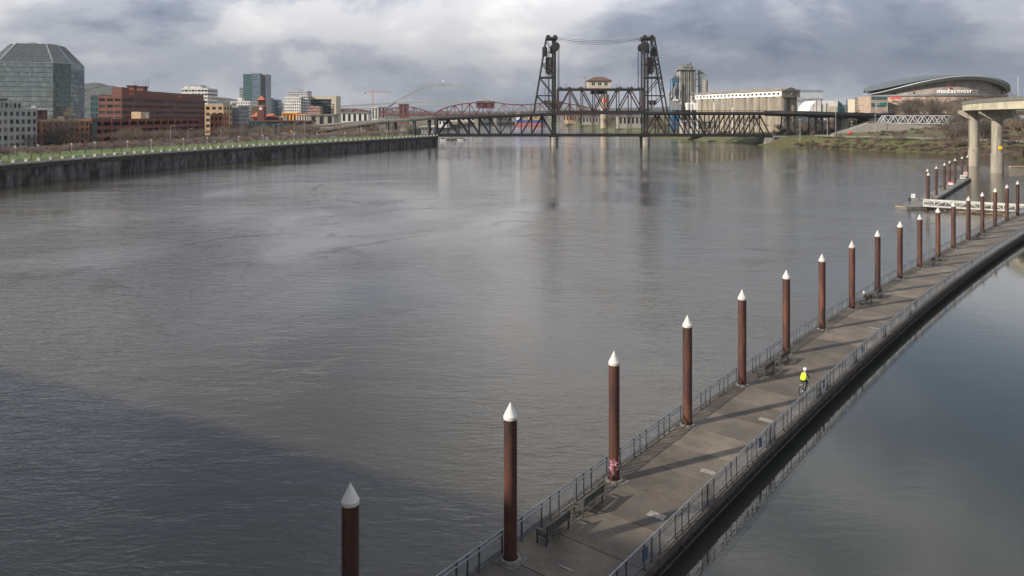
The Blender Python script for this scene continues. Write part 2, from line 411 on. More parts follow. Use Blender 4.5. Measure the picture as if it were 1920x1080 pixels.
def east():
    mb = MB(); vs = []
    ys = [-100, 0, 100, 160, 200, 240, 280] + list(range(300, 640, 5)) + list(range(640, 900, 20)) + list(range(900, 2700, 100))
    ds = [-14, -6, -2, 0, 1.5, 3, 5, 7.5, 10, 12.5, 15, 18, 22, 26, 32, 40, 50, 60, 70, 85, 100, 130, 170, 220, 300, 400, 600, 1000, 3000]
    for y in ys:
        ex = interp(EY, EX, y)
        for d in ds: vs.append((ex + d, y, east_h(ex + d, y)))
    W = len(ds)
    mb.add(vs, [(i * W + j, i * W + j + 1, (i + 1) * W + j + 1, (i + 1) * W + j) for i in range(len(ys) - 1) for j in range(W - 1)])
    tag(mb.build('terrain', M_bank, smooth=True), kind='structure')
east()
# far hills
M_hill = mat('hill_forest', (0.030, 0.036, 0.028), 1.0, (0.055, 0.050, 0.038), 0.012, contrast=(0.4, 0.6), col3=(0.02, 0.026, 0.02), scale3=0.05)
def hills():
    pts = [(-700, 140), (-300, 150), (0, 160), (100, 160), (165, 157), (185, 156), (240, 166), (300, 173), (385, 180), (430, 184), (470, 190), (560, 194), (620, 201), (700, 207), (800, 209), (960, 208), (1100, 204), (1200, 202), (1300, 201), (1500, 197), (1700, 197), (1900, 196), (2300, 188)]
    mb = MB(); vs = []; NX = 500; rows = [(2500, 0.0), (2650, 0.35), (2800, 0.6), (2950, 0.8), (3100, 0.93), (3250, 1.0), (3450, 0.9), (3800, 0.5), (4400, 0.1)]
    for i in range(NX + 1):
        px = lerp(-700, 2300, i / NX); zc = PZ(interp([p[0] for p in pts], [p[1] for p in pts], px), 3250)
        for (Y, k) in rows:
            x = PX(px, 3250) * (0.75 + 0.25 * Y / 3250)
            vs.append((x, Y, 4 + max(0, zc - 4) * k + (7 * mnoise.noise((x * 0.02, Y * 0.02, 0)) + 4 * mnoise.noise((x * .07, Y * .07, 3))) * (1 if 0 < k else 0)))
    W = len(rows)
    mb.add(vs, [(i * W + j, i * W + j + 1, (i + 1) * W + j + 1, (i + 1) * W + j)[::-1] for i in range(NX) for j in range(W - 1)])
    tag(mb.build('hills', M_hill), kind='structure')
hills()

# ================================================================ FLOATING WALKWAY
M_deck = mat('walkway_concrete', (0.165, 0.136, 0.104), 0.85, (0.090, 0.074, 0.057), 0.55, stretch=(1, 1, 1), contrast=(0.38, 0.66), col3=(0.055, 0.046, 0.037), scale3=8.0, con3=(0.50, 0.76), bump=1, bscale=16, detail=9)
M_deck2 = mat('walkway_concrete_smooth', (0.130, 0.107, 0.083), 0.8, (0.088, 0.073, 0.058), 0.4, col3=(0.062, 0.052, 0.043), scale3=1.8, con3=(0.6, 0.75), bump=0.5, bscale=20, detail=9)
M_kerb = mat('walkway_edge', (0.075, 0.058, 0.044), 0.9, (0.04, 0.034, 0.027), 2.0)
M_pont = mat('pontoon_dark', (0.020, 0.019, 0.017), 0.85, (0.035, 0.032, 0.026), 1.5)
M_rail = mat('railing_metal', (0.24, 0.255, 0.275), 0.38, (0.15, 0.165, 0.185), 4.0, metal=0.55)
M_railpost = mat('railing_post', (0.105, 0.118, 0.132), 0.45, (0.065, 0.075, 0.088), 4.0, metal=0.45)
M_plate = mat('hatch_steel', (0.23, 0.21, 0.185), 0.6, (0.13, 0.12, 0.105), 5.0)
M_rust = mat('pile_rust', (0.062, 0.022, 0.016), 0.62, (0.115, 0.045, 0.023), 1.6, stretch=(1, 1, 0.22), contrast=(0.48, 0.62), col3=(0.034, 0.014, 0.011), scale3=1.1, con3=(0.5, 0.62), bump=0.4, bscale=9)
M_ring = mat('collar_concrete', (0.21, 0.19, 0.165), 0.85, (0.13, 0.118, 0.10), 6)
M_cap = mat('pile_cap_white', (0.60, 0.58, 0.53), 0.55, (0.48, 0.46, 0.41), 2.2, contrast=(0.5, 0.75), col3=(0.40, 0.37, 0.30), scale3=3.0, con3=(0.66, 0.8))
for m_, lo_, hi_ in ((M_deck, .56, .96), (M_deck2, .56, .96), (M_rust, .5, 1.0), (M_cap, .62, .92)):     # pieces differ slightly in tone
    nt = m_.node_tree; b_ = nt.nodes['Principled BSDF']; src = b_.inputs['Base Color'].links[0].from_socket
    oi = nt.nodes.new('ShaderNodeObjectInfo'); mr_ = nt.nodes.new('ShaderNodeMapRange'); mr_.inputs[3].default_value = lo_; mr_.inputs[4].default_value = hi_; nt.links.new(oi.outputs['Random'], mr_.inputs[0])
    vm_ = nt.nodes.new('ShaderNodeVectorMath'); vm_.operation = 'SCALE'; nt.links.new(src, vm_.inputs[0]); nt.links.new(mr_.outputs[0], vm_.inputs['Scale']); nt.links.new(vm_.outputs[0], b_.inputs['Base Color'])
M_blue = mat('sign_blue', (0.04, 0.065, 0.11), 0.5)
NB = len(SM) - 1
ORD = ['zeroth', 'first', 'second', 'third', 'fourth', 'fifth', 'sixth', 'seventh', 'eighth', 'ninth', 'tenth', 'eleventh', 'twelfth', 'thirteenth', 'fourteenth', 'fifteenth', 'sixteenth', 'seventeenth', 'eighteenth', 'nineteenth', 'twentieth']
def walkway():
    root = thing('floating_walkway', 'long floating concrete walkway with slab deck between two railings on the river', 'walkway', (SM[3].x, SM[3].y, 0))
    O = Vector((SM[3].x, SM[3].y, 0))
    def q3(p, z): return (p.x - O.x, p.y - O.y, z)
    for i in range(NB):
        for h in range(3):
            t0, t1 = h / 3, (h + 1) / 3
            g = 0.0028
            a, b, c, d = off(i, t0 + g, DL), off(i, t0 + g, DR), off(i, t1 - g, DR), off(i, t1 - g, DL)
            zt = DK + random.uniform(-0.006, 0.006)
            mb = MB(); mb.add([q3(a, DK - .25), q3(b, DK - .25), q3(c, DK - .25), q3(d, DK - .25), q3(a, zt), q3(b, zt), q3(c, zt), q3(d, zt)],
                              [(3, 2, 1, 0), (4, 5, 6, 7), (0, 1, 5, 4), (1, 2, 6, 5), (2, 3, 7, 6), (3, 0, 4, 7)])
            mb.build('deck_slab', M_deck2 if (i * 3 + h) % 7 in (1, 4) else M_deck, root)
        # edge timber and dark pontoon below
        for (o0, o1, z0, z1, nm, mm) in ((DL - .10, DL - .004, DK - .32, DK + .05, 'edge_beam', M_kerb), (DR + .004, DR + .10, DK - .32, DK + .05, 'edge_beam', M_kerb), (DL + .25, DR - .25, -.6, DK - .26, 'pontoon', M_pont)):
            a, b, c, d = off(i, 0, o0), off(i, 0, o1), off(i, 1, o1), off(i, 1, o0)
            mb = MB(); mb.add([q3(a, z0), q3(b, z0), q3(c, z0), q3(d, z0), q3(a, z1), q3(b, z1), q3(c, z1), q3(d, z1)],
                              [(3, 2, 1, 0), (4, 5, 6, 7), (0, 1, 5, 4), (1, 2, 6, 5), (2, 3, 7, 6), (3, 0, 4, 7)])
            mb.build(nm, mm, root)
        mb = MB(); a, b = off(i, 0, DR + .2), off(i, 1, DR + .2)
        mb.tube(q3(a, .45), q3(b, .45), .05, 6)
        for k in range(5):
            p = off(i, k / 5 + .1, DR + .02); r = off(i, k / 5 + .1, DR + .24); mb.bar(q3(p, .72), q3(r, .45), .06)
        mb.build('service_pipe', M_pont, root)
    # pale hatch plates set in the deck
    for (px, py, w, l, rz) in ((1436, 788, .5, .9, 0), (1231, 967, .5, .9, 0), (1328, 885, .42, .85, 0), (1642, 616, .4, 1.2, 0), (1062, 1066, .08, .8, 0), (1775, 508, .4, 1.2, 0)):
        g = G(px, py, DK); best = min(range(NB), key=lambda i: (SM[i].lerp(SM[i + 1], .5) + NRM[i] * 2.2 - g.to_2d()).length); nn = NRM[best]
        mb = MB(); mb.box(-l / 2, l / 2, -w / 2, w / 2, 0.0, .014)
        o = mb.build('hatch_plate', M_plate, root, (g.x - O.x, g.y - O.y, DK + .006)); o.rotation_euler.z = math.atan2(nn.y, nn.x)
walkway()

def railing(i, side):
    o = RL if side == 0 else RR_; inn = 1 if side == 0 else -1
    a, b = off(i, 0, o), off(i, 1, o); L = (b - a).length; d = (b - a).normalized()
    first = side == 0
    side_ = 'river' if first else 'inlet'; n_ = i - 3 if i >= 4 else 4 - i
    root = thing('railing', f'grey mesh railing on the {side_} side, {ORD[n_]} section from the graffiti pile, ' + ('cyclist side' if i >= 4 else 'bench side'), 'railing',
                 (a.x, a.y, DK), math.atan2(d.y, d.x), 'railing sections on the river side of the walkway' if first else 'railing sections on the inlet side of the walkway')
    # local x along the railing; +y is to the left of travel
    iy = -0.11 * inn
    mb = MB(); mb.tube((0, 0, 1.12), (L, 0, 1.12), .030, 8); mb.build('top_rail', M_rail, root, smooth=True)
    mb = MB(); mb.tube((0, iy, 1.00), (L, iy, 1.00), .032, 8); mb.build('hand_rail', M_rail, root, smooth=True)
    mb = MB(); mb.bar((0, 0, .12), (L, 0, .12), .045, .05); mb.build('bottom_rail', M_railpost, root)
    k = 3; per = L / k
    for c in range(k):
        for f in (0.02, 0.25, 0.5):
            x = (c + f) * per
            mb = MB(); mb.box(x - .042, x + .042, -.024, .024, .0, 1.12); mb.bar((x, 0, 1.0), (x, iy, 1.0), .03); mb.box(x - .07, x + .07, -.06, .06, 0, .03)
            mb.build('post', M_railpost, root)
    mb = MB(); n = int(L / .062)
    for c in range(n):
        x = (c + .5) * L / n; mb.box(x - .0034, x + .0034, -.003, .003, .14, 1.09)
    for c in range(13):
        z = .17 + c * .074; mb.box(0, L, -.003, .003, z - .0028, z + .0028)
    mb.build('mesh_infill', M_rail, root)
    if not first and i in BLUE:
        mb = MB(); x = BLUE[i] * L; mb.box(x - .2, x + .2, -.03, .035, .35, .9); mb.build('blue_panel', M_blue, root)
        pass
BLUE = {3: 0.35, 4: .9, 6: .25, 7: .35, 9: .4, 10: .9, 12: .5}
for i in range(NB):
    railing(i, 0); railing(i, 1)

# ---------------------------------------------------------------- piles
def pile_meshes(r=0.30, top=8.12):
    body = MB(); body.lathe([(r, -4), (r, top - .74)], 24, capt=False)
    cap = MB(); cap.lathe([(r + .003, top - .76), (r + .014, top - .75), (r + .014, top - .62), (r + .006, top - .61), (0.004, top)], 24)
    col = MB(); col.lathe([(r + .05, DK - .05), (r + .17, DK - .05), (r + .19, DK + .06), (r + .15, DK + .14), (r + .05, DK + .14)], 24, capt=False)
    col.add([], [])
    return body.mesh('shaft', M_rust, True), cap.mesh('cap', M_cap, True), col.mesh('collar', M_ring, True)
PM = pile_meshes()
M_pink = mat('graffiti_pink', (0.55, 0.24, 0.33), 0.6)
M_brack = mat('collar_base', (0.12, 0.11, 0.10), 0.9, (0.07, 0.065, 0.06), 4)
for k, (x, y) in enumerate(pile_xy):
    graf = (k == 4)
    t = thing('mooring_pile', 'rusty steel pile with white cone cap and pink graffiti low on its shaft' if graf else f'rusty pile with white cone cap, {ORD[abs(k - 4)]} from the graffiti pile, ' + ('cyclist side' if k > 4 else 'bench side'), 'pile', (x, y, 0), random.uniform(0, 6), 'piles along the railed walkway')
    link('shaft', PM[0], t); link('cap', PM[1], t)
    c = link('collar', PM[2], t)
    j = min(range(len(SM)), key=lambda i: (SM[i] - Vector((x, y))).length)
    mb = MB(); mb.box(-.62, .62, -.62, .62, DK - .02, DK + .022); bb = mb.build('collar_base', M_brack, t); bb.rotation_euler.z = math.atan2(NRM[j].y, NRM[j].x) - t.rotation_euler.z
    if graf:
        t.rotation_euler.z = 0; rnd = random.Random(11); g = MB()
        for s in range(20):
            a0 = rnd.uniform(R(215), R(325)); z0 = DK + rnd.uniform(.6, 1.3); pts = []
            da, dz = rnd.uniform(-.35, .35), rnd.uniform(-.28, .28)
            for q in range(5):
                f = q / 4; aa = a0 + da * f + .25 * math.sin(f * 5 + s); zz = z0 + dz * f + .05 * math.cos(f * 6 + s)
                pts.append((.303 * math.cos(aa), .303 * math.sin(aa), zz))
            g.path(pts, .013, 4)
        g.build('graffiti', M_pink, t)

# ================================================================ STEEL LIFT BRIDGE
BY = 527.0; BW = 13.0            # near truss plane, distance to the far one
def bX(px): return PX(px, BY)
def bZ(py): return PZ(py, BY)
M_steel2 = mat('bridge_steel_rusty', (0.036, 0.025, 0.022), 0.65, (0.070, 0.036, 0.026), 0.6, contrast=(0.45, 0.65))
M_cwt = mat('counterweight_concrete', (0.075, 0.068, 0.060), 0.9, (0.045, 0.041, 0.038), 0.5)
M_cream = mat('cream_render', (0.46, 0.41, 0.31), 0.85, (0.38, 0.34, 0.26), 0.8)
M_broof = mat('brown_roof', (0.095, 0.050, 0.035), 0.9)
def steel_bridge():
    O = Vector((bX(1040), BY, 0))
    root = thing('lift_bridge', 'black steel lift bridge with two towers and a cream house on top', 'bridge', O)
    def loc(p): return (p[0] - O.x, p[1] - O.y, p[2])
    def mem(name, p, q, w, h=None, m=M_steel, parent=root):
        mb = MB(); mb.bar(loc(p), loc(q), w, h); return mb.build(name, m, parent)
    planes = (BY, BY + BW)
    zl0, zl1 = bZ(257), bZ(250.5)         # lower deck
    zu = bZ(211.5)
    xa, xt1, xt2, xb = bX(819), bX(1040), bX(1212), bX(1446)
    def ztop(x): return interp([bX(812), bX(900), bX(1040), bX(1212), bX(1446), bX(1660)], [bZ(220.5), bZ(216.5), bZ(211), bZ(210), bZ(210), bZ(213)], x)
    # piers: two round shafts joined by a web
    for x in (xt1, xt2):
        mb = MB()
        for y in (BY + 0.5, BY + BW - .5): mb.lathe([(2.6, -3), (2.6, zl0 - 1.2), (2.85, zl0 - 1.2), (2.85, zl0 - .02)], 20, (x - O.x, y - O.y, 0))
        mb.box(x - O.x - 1.4, x - O.x + 1.4, .5, BW - .5, -3, zl0 - 1.3)
        mb.build('pier', M_concold, root, smooth=True)
    mb = MB(); mb.box(bX(1434) - O.x, bX(1452) - O.x, -1, BW + 2, -2, zl0 - .3); mb.build('abutment', M_concold, root)
    # lower railway deck
    for (a, b) in ((xa - 4, xt1), (xt1 + .05, xt2 - .05), (xt2, xb)):
        mb = MB(); mb.box(a - O.x, b - O.x, .5, BW - .5, zl0 + .9, zl0 + 1.5); mb.build('lower_deck', M_steel, root)
        for y in planes: mem('lower_chord', (a, y, (zl0 + zl1) / 2), (b, y, (zl0 + zl1) / 2), .9, zl1 - zl0 - .6)
        x = a + 3
        while x < b:
            mb = MB(); mb.box(x - O.x - .2, x - O.x + .2, .45, BW - .45, zl0 + .2, zl0 + .88); mb.build('floor_beam', M_steel, root); x += 7.4
        # walkway fence along the lower deck
        mb = MB(); y = -1.6
        mb.box(a - O.x, b - O.x, y, .4, zl0 + .8, zl0 + 1.0)
        mb.bar((a - O.x, y, zl1 + .9), (b - O.x, y, zl1 + .9), .1); mb.bar((a - O.x, y, zl1 + .3), (b - O.x, y, zl1 + .3), .06)
        xx = a
        while xx < b: mb.bar((xx - O.x, y, zl0 + .8), (xx - O.x, y, zl1 + .9), .09); xx += 2.4
        mb.build('walkway_fence', M_steel, root)
    # upper road deck
    xs = [bX(p) for p in (812, 850, 900, 950, 1000, 1037, 1040)]
    def deck(xs, name='upper_deck'):
        for a, b in zip(xs, xs[1:]):
            mb = MB()
            za, zb = ztop(a), ztop(b); y0, y1 = -4.0, BW + 4.0
            mb.add([(a - O.x, y0, za - 1.5), (a - O.x, y1, za - 1.5), (a - O.x, y1, za), (a - O.x, y0, za), (b - O.x, y0, zb - 1.5), (b - O.x, y1, zb - 1.5), (b - O.x, y1, zb), (b - O.x, y0, zb)],
                   [(0, 1, 2, 3), (7, 6, 5, 4), (3, 2, 6, 7), (4, 5, 1, 0), (0, 3, 7, 4), (5, 6, 2, 1)])
            mb.build(name, M_steel, root)
            for y in (y0, y1):
                mb = MB(); mb.bar((a - O.x, y, za + 1.05), (b - O.x, y, zb + 1.05), .14)
                mb.bar((a - O.x, y, za + .55), (b - O.x, y, zb + .55), .08)
                k = max(1, int((b - a) / 2.4))
                for i in range(k): t = (i + .5) / k; mb.bar((lerp(a, b, t) - O.x, y, lerp(za, zb, t)), (lerp(a, b, t) - O.x, y, lerp(za, zb, t) + 1.05), .10)
                mb.build('deck_parapet', M_steel, root)
    deck(xs); deck([xt1 + .1, (xt1 + xt2) / 2, xt2 - .1]); deck([xt2, bX(1270), bX(1330), bX(1390), xb])
    # fixed truss spans
    def span(x0, x1, n):
        X = [lerp(x0, x1, i / n) for i in range(n + 1)]
        for y in planes:
            zt = lambda x: ztop(x) - 1.9
            for i in range(1, n): mem('truss_post', (X[i], y, zl1 - .8), (X[i], y, zt(X[i])), .62, .62)
            for i in range(n):
                if i == 0: p, q = (X[0], y, zl1 - .6), (X[1], y, zt(X[1]) - .3)
                elif i == n - 1: p, q = (X[n - 1], y, zt(X[n - 1]) - .3), (X[n], y, zl1 - .6)
                elif i < n / 2: p, q = (X[i], y, zt(X[i]) - .3), (X[i + 1], y, zl1 - .6)
                else: p, q = (X[i], y, zl1 - .6), (X[i + 1], y, zt(X[i + 1]) - .3)
                mem('truss_diagonal', p, q, .8 if 0 < i < n - 1 else 1.0, .8, M_steel2 if x0 > 0 and x0 > xt1 else M_steel)
            for i in range(n): mem('top_chord', (X[i], y, zt(X[i]) + .2), (X[i + 1], y, zt(X[i + 1]) + .2), .8, 1.1)
        for i in range(0, n + 1):
            mem('cross_beam', (X[i], BY + .3, zl1 + 6.0), (X[i], BY + BW - .3, zl1 + 6.0), .4, .5)
        mem('end_post', (x0 - .7, BY - .3, -0.5 + zl0), (x0 - .7, BY - .3, ztop(x0) - 1.6), 1.0); mem('end_post', (x0 - .7, BY + BW + .3, zl0 - .5), (x0 - .7, BY + BW + .3, ztop(x0) - 1.6), 1.0)
    span(xa, bX(1037), 11); span(bX(1216), xb - 1, 12)
    # lift span truss over the road deck
    n = 7; x0, x1 = bX(1047), bX(1206); X = [lerp(x0, x1, i / n) for i in range(n + 1)]; zt = bZ(167.5); zb = ztop(bX(1100)) + .6
    for y in planes:
        mem('lift_top_chord', (x0, y, zt), (x1, y, zt), 1.2, 1.5)
        mem('lift_bottom_chord', (x0, y, zb), (x1, y, zb), 1.0, 1.2)
        for i in range(n + 1): mem('lift_post', (X[i], y, zb), (X[i], y, zt), .62 if 0 < i < n else 1.0, .62, M_steel2)
        pat = ['/', '\\', '\\', 'x', '/', '/', '\\']
        for i, c in enumerate(pat):
            if c in '/x': mem('lift_diagonal', (X[i], y, zb), (X[i + 1], y, zt), .95 if i in (0, 6) else .7, .8, M_steel2)
            if c in '\\x': mem('lift_diagonal', (X[i], y, zt), (X[i + 1], y, zb), .95 if i in (0, 6) else .7, .8, M_steel2)
        for i in range(1, n):     # hangers to the lower deck
            for s in (-.45, .45): mem('hanger', (X[i] + s, y, zl1 - .5), (X[i] + s, y, zb - .3), .28)
        mb = MB()                # chord-top fittings
        for f in (0.02, .13, .27, .73, .86, .98):
            x = lerp(x0, x1, f); mb.lathe([(1.2, 0), (1.05, .7), (.5, 1.2)], 10, (x - O.x, y - O.y, zt + .72))
        mb.bar((x0 - O.x, y - O.y, zt + 1.75), (x1 - O.x, y - O.y, zt + 1.75), .09)
        for k in range(18): x = lerp(x0, x1, k / 17); mb.bar((x - O.x, y - O.y, zt + .7), (x - O.x, y - O.y, zt + 1.75), .07)
        for f in (.1, .72, .9): x = lerp(x0, x1, f); mb.bar((x - O.x, y - O.y, zt + .7), (x - O.x, y - O.y, zt + 3.6), .09); mb.box(x - O.x - .2, x - O.x + .2, y - O.y - .2, y - O.y + .2, zt + 3.5, zt + 3.9)
        mb.build('chord_fittings', M_steel, root)
    for i in range(n + 1): mem('lift_cross_beam', (X[i], BY + .5, zt), (X[i], BY + BW - .5, zt), .6, .8)
    for i in range(n): mem('sway_brace', (X[i], BY + .5, zt), (X[i + 1], BY + BW - .5, zt), .3)
    # operator house
    hx0, hx1, hz = bX(1103.5), bX(1146), zt + .8; hy0, hy1 = 1.5, BW - 1.5
    mb = MB(); mb.box(hx0 - O.x, hx1 - O.x, hy0, hy1, hz, hz + 5.2); house = mb.build('house', M_cream, root)
    mb = MB(); e = .9; zr = hz + 5.2
    mb.add([(hx0 - O.x - e, hy0 - e, zr), (hx1 - O.x + e, hy0 - e, zr), (hx1 - O.x + e, hy1 + e, zr), (hx0 - O.x - e, hy1 + e, zr), (hx0 - O.x - e, hy0 - e, zr + .35), (hx1 - O.x + e, hy0 - e, zr + .35), (hx1 - O.x + e, hy1 + e, zr + .35), (hx0 - O.x - e, hy1 + e, zr + .35),
            (lerp(hx0, hx1, .28) - O.x, (hy0 + hy1) / 2, zr + 3.2), (lerp(hx0, hx1, .72) - O.x, (hy0 + hy1) / 2, zr + 3.2)],
           [(3, 2, 1, 0), (0, 1, 5, 4), (1, 2, 6, 5), (2, 3, 7, 6), (3, 0, 4, 7), (4, 5, 9, 8), (6, 7, 8, 9), (5, 6, 9), (7, 4, 8)])
    mb.build('house_roof', M_broof, root)
    for f in (.22, .5, .78):
        mb = MB(); x = lerp(hx0, hx1, f) - O.x; mb.box(x - 1.1, x + 1.1, hy0 - .03, hy0 + .1, hz + 2.0, hz + 4.0); w = mb.build('window', M_glass, house)
        mb = MB(); mb.box(x - 1.3, x + 1.3, hy0 - .12, hy0 - .002, hz + 1.8, hz + 1.97); mb.box(x - .06, x + .06, hy0 - .08, hy0 - .032, hz + 2, hz + 4); mb.build('window_frame', M_white, house)
    mb = MB(); mb.bar((hx0 - O.x - 1.5, 3, hz - .2), (hx1 - O.x + 1.5, 3, hz - .2), .5, .5); mb.box(bX(1110) - O.x, bX(1138) - O.x, 2, BW - 2, zt - 3.2, zt - .8); mb.build('machinery_cradle', M_steel, root)
    mb = MB(); cx = bX(1098.5) - O.x; mb.bar((cx, 3, zt + .7), (cx, 3, zt + 9.2), .55); mb.bar((cx + .6, 3, zt + 9.0), (cx - 4.6, 3, zt + 9.0), .35); mb.box(cx - 1.2, cx + .9, 2.2, 3.8, zt + .7, zt + 2.4); mb.build('jib_crane', M_concold, root)
    # towers
    ztt = bZ(70)
    for (xi, s, top_px, bot_px) in ((bX(1039.5), -1, 1025, 1001), (bX(1211.5), 1, 1227, 1252)):
        xo_t, xo_b = bX(top_px), bX(bot_px); zb_ = ztop(xi) - .5
        def xo(z): return lerp(xo_b, xo_t, (z - zb_) / (ztt - zb_))
        for y in planes:
            # front leg: two channels laced together
            for dx in (-.85, .85): mem('tower_leg', (xi + dx, y, zl0), (xi + dx, y, ztt + .2), .75, .8)
            mb = MB(); k = int((ztt - zl0) / 1.9)
            for j in range(k):
                za = zl0 + j * 1.9; mb.bar((xi - .8 - O.x, y - O.y, za), (xi + .8 - O.x, y - O.y, za + 1.9), .16); mb.bar((xi + .8 - O.x, y - O.y, za), (xi - .8 - O.x, y - O.y, za + 1.9), .16)
            mb.build('leg_lacing', M_steel2, root)
            mem('back_leg', (xo_b, y, zb_ - .5), (xo_t, y, ztt), .95, .95)
            zs = [zb_, bZ(179), bZ(145), bZ(119), bZ(97), ztt - 1.5]
            for j in range(1, 5): mem('tower_strut', (xi, y, zs[j]), (xo(zs[j]), y, zs[j]), .95 if j == 2 else .5, .95 if j == 2 else .5)
            for j in range(5):
                if j in (0,): mem('tower_brace', (xi, y, zs[0]), (xo(zs[1]), y, zs[1]), .6)
                else: mem('tower_brace', (xi, y, zs[j]), (xo(zs[j + 1]), y, zs[j + 1]), .6 if j < 3 else .45)
            mem('inner_post', (lerp(xi, xo(zs[1]), .30), y, zb_), (lerp(xi, xo(zs[1]), .30), y, bZ(137)), .45)
        for z in [bZ(p) for p in (75, 97, 119, 145, 179)]:
            mem('tower_portal', (xi, BY + .4, z), (xi, BY + BW - .4, z), .7, .9); mem('tower_portal', (xo(z), BY + .4, z), (xo(z), BY + BW - .4, z), .6, .7)
        zz = [bZ(p) for p in (75, 97, 119, 145, 179)]
        for a, b in zip(zz, zz[1:]): mem('portal_brace', (xo(a), BY + .4, a), (xo(b), BY + BW - .4, b), .35); mem('portal_brace', (xo(a), BY + BW - .4, a), (xo(b), BY + .4, b), .35)
        # top platform and sheaves
        mb = MB(); a, b = sorted((xi - s * 2.4, xo_t + s * .4)); mb.box(a - O.x, b - O.x, -1, BW + 1, ztt - 1.1, ztt + .25)
        mb.bar((a - O.x, -1, ztt + 1.3), (b - O.x, -1, ztt + 1.3), .1)
        for k in range(6): mb.bar((lerp(a, b, k / 5) - O.x, -1, ztt + .2), (lerp(a, b, k / 5) - O.x, -1, ztt + 1.3), .08)
        mb.build('top_platform', M_steel, root)
        for dx in (-s * .8 * 0, s * 5.0):
            for y in (1.0, BW - 1.0):
                mb = MB(); cx = xi - O.x - s * .6 + (dx); mb.tube((cx, y - .45, ztt + .5), (cx, y + .45, ztt + .5), 1.25, 18); mb.torus((cx, y, ztt + .5), 1.25, .18, 'y', 18, 5); mb.build('cable_wheel', M_steel, root)
        zsh = bZ(86.5); cx = xi - s * .9
        for y in (BY - .4, BY + BW + .4):
            mb = MB(); mb.tube((cx - O.x, y - O.y - .5, zsh), (cx - O.x, y - O.y + .5, zsh), 2.7, 24); sh = mb.build('sheave', M_steel, root)
            mb = MB(); mb.torus((cx - O.x, y - O.y, zsh), 2.75, .28, 'y', 24, 6); mb.tube((cx - O.x, y - O.y - .8, zsh), (cx - O.x, y - O.y + .8, zsh), .5, 10); mb.build('sheave_rim', M_steel2, sh)
        mb = MB(); mb.prism([(xi + s * 1.0 - O.x - 1.7, 2.0), (xi + s * 1.0 - O.x + 1.7, 2.0), (xi + s * 1.0 - O.x + 1.7, BW - 2), (xi + s * 1.0 - O.x - 1.7, BW - 2)], zsh - 4.5, zsh + .5); mb.build('sheave_housing', M_steel, root)
        # counterweights
        cxw = xi + s * 3.6; za, zb2 = bZ(137.5), bZ(107)
        mb = MB(); mb.box(cxw - 2.3 - O.x, cxw + 2.3 - O.x, 1.2, BW - 1.2, za + .9, zb2); mb.box(cxw - 1.6 - O.x, cxw + 1.6 - O.x, 1.6, BW - 1.6, za, za + .9); mb.build('counterweight', M_cwt, root)
        for y in (1.6, 2.6, BW - 2.6, BW - 1.6): mem('rope', (cxw, BY + y, zb2), (cxw, BY + y, zsh), .16)
        cx2 = xi + s * 6.6 - (0 if s > 0 else 0); mb = MB(); mb.box(cx2 - 1.7 - O.x, cx2 + 1.7 - O.x, 2.2, BW - 2.2, bZ(104), bZ(91)); mb.lathe([(1.5, 0), (1.9, 1.0), (1.0, 2.0)], 10, (cx2 - O.x, BW / 2, bZ(91))); mb.build('small_counterweight', M_steel, root)
        for y in (-.2, .6, BW - .6, BW + .2):
            for dx in (-.3, .25): mem('lift_rope', (xi - s * (3.4 + dx), BY + y, zt + .5), (xi - s * (3.4 + dx), BY + y, zsh), .14)
        # ladder
        lx = lerp(xi, xo(zz[2]), .78); mb = MB()
        for dx in (-.3, .3): mb.bar((lx + dx - O.x, -.6, zb_ + 8), (lx + dx + s * -1.2 - O.x, -.6, bZ(100)), .12)
        for k in range(60): t = k / 60; mb.bar((lx - .3 - s * 1.2 * t - O.x, -.6, lerp(zb_ + 8, bZ(100), t)), (lx + .3 - s * 1.2 * t - O.x, -.6, lerp(zb_ + 8, bZ(100), t)), .07)
        mb.build('ladder', M_steel, root)
        mb = MB(); mb.box(lerp(xi, xo_b, .35) - O.x - 2.2, lerp(xi, xo_b, .35) - O.x + 2.2, 1, BW - 1, bZ(196), bZ(188)); mb.build('machine_room', M_cwt, root)
    # sagging cables between the towers
    for y in (1.2, BW - 1.2):
        for dz, sg in ((0.2, 2.4), (-.7, 3.2)):
            mb = MB(); pts = []
            for k in range(25): t = k / 24; pts.append((lerp(bX(1045), bX(1206), t) - O.x, y, ztt + dz - sg * 4 * t * (1 - t)))
            mb.path(pts, .10, 4); mb.build('span_cable', M_steel, root)
    # road lamps on the upper deck and right-hand overhead masts
    return ztop
ZTOP = steel_bridge()

# ---------------------------------------------------------------- approach viaducts
M_viad = mat('viaduct_steel', (0.028, 0.028, 0.031), 0.7, (0.05, 0.045, 0.04), 0.4)
M_rampc = mat('ramp_concrete', (0.17, 0.16, 0.14), 0.9, (0.10, 0.095, 0.085), 0.5)
def ribbon(mb, pts, w, t, par=1.0, side=None):
    n = len(pts); P = [Vector(p) for p in pts]
    for i in range(n - 1):
        def fr(k):
            a = P[max(0, k - 1)]; b = P[min(n - 1, k + 1)]; d = (b - a); d.z = 0; d.normalize(); return Vector((d.y, -d.x, 0))
        n0, n1 = fr(i), fr(i + 1); a, b = P[i], P[i + 1]; h = w / 2
        dz = Vector((0, 0, t))
        v = [a - n0 * h - dz, a + n0 * h - dz, b + n1 * h - dz, b - n1 * h - dz, a - n0 * h, a + n0 * h, b + n1 * h, b - n1 * h]
        mb.add(v, [(3, 2, 1, 0), (4, 5, 6, 7), (0, 1, 5, 4), (1, 2, 6, 5), (2, 3, 7, 6), (3, 0, 4, 7)])
    return mb
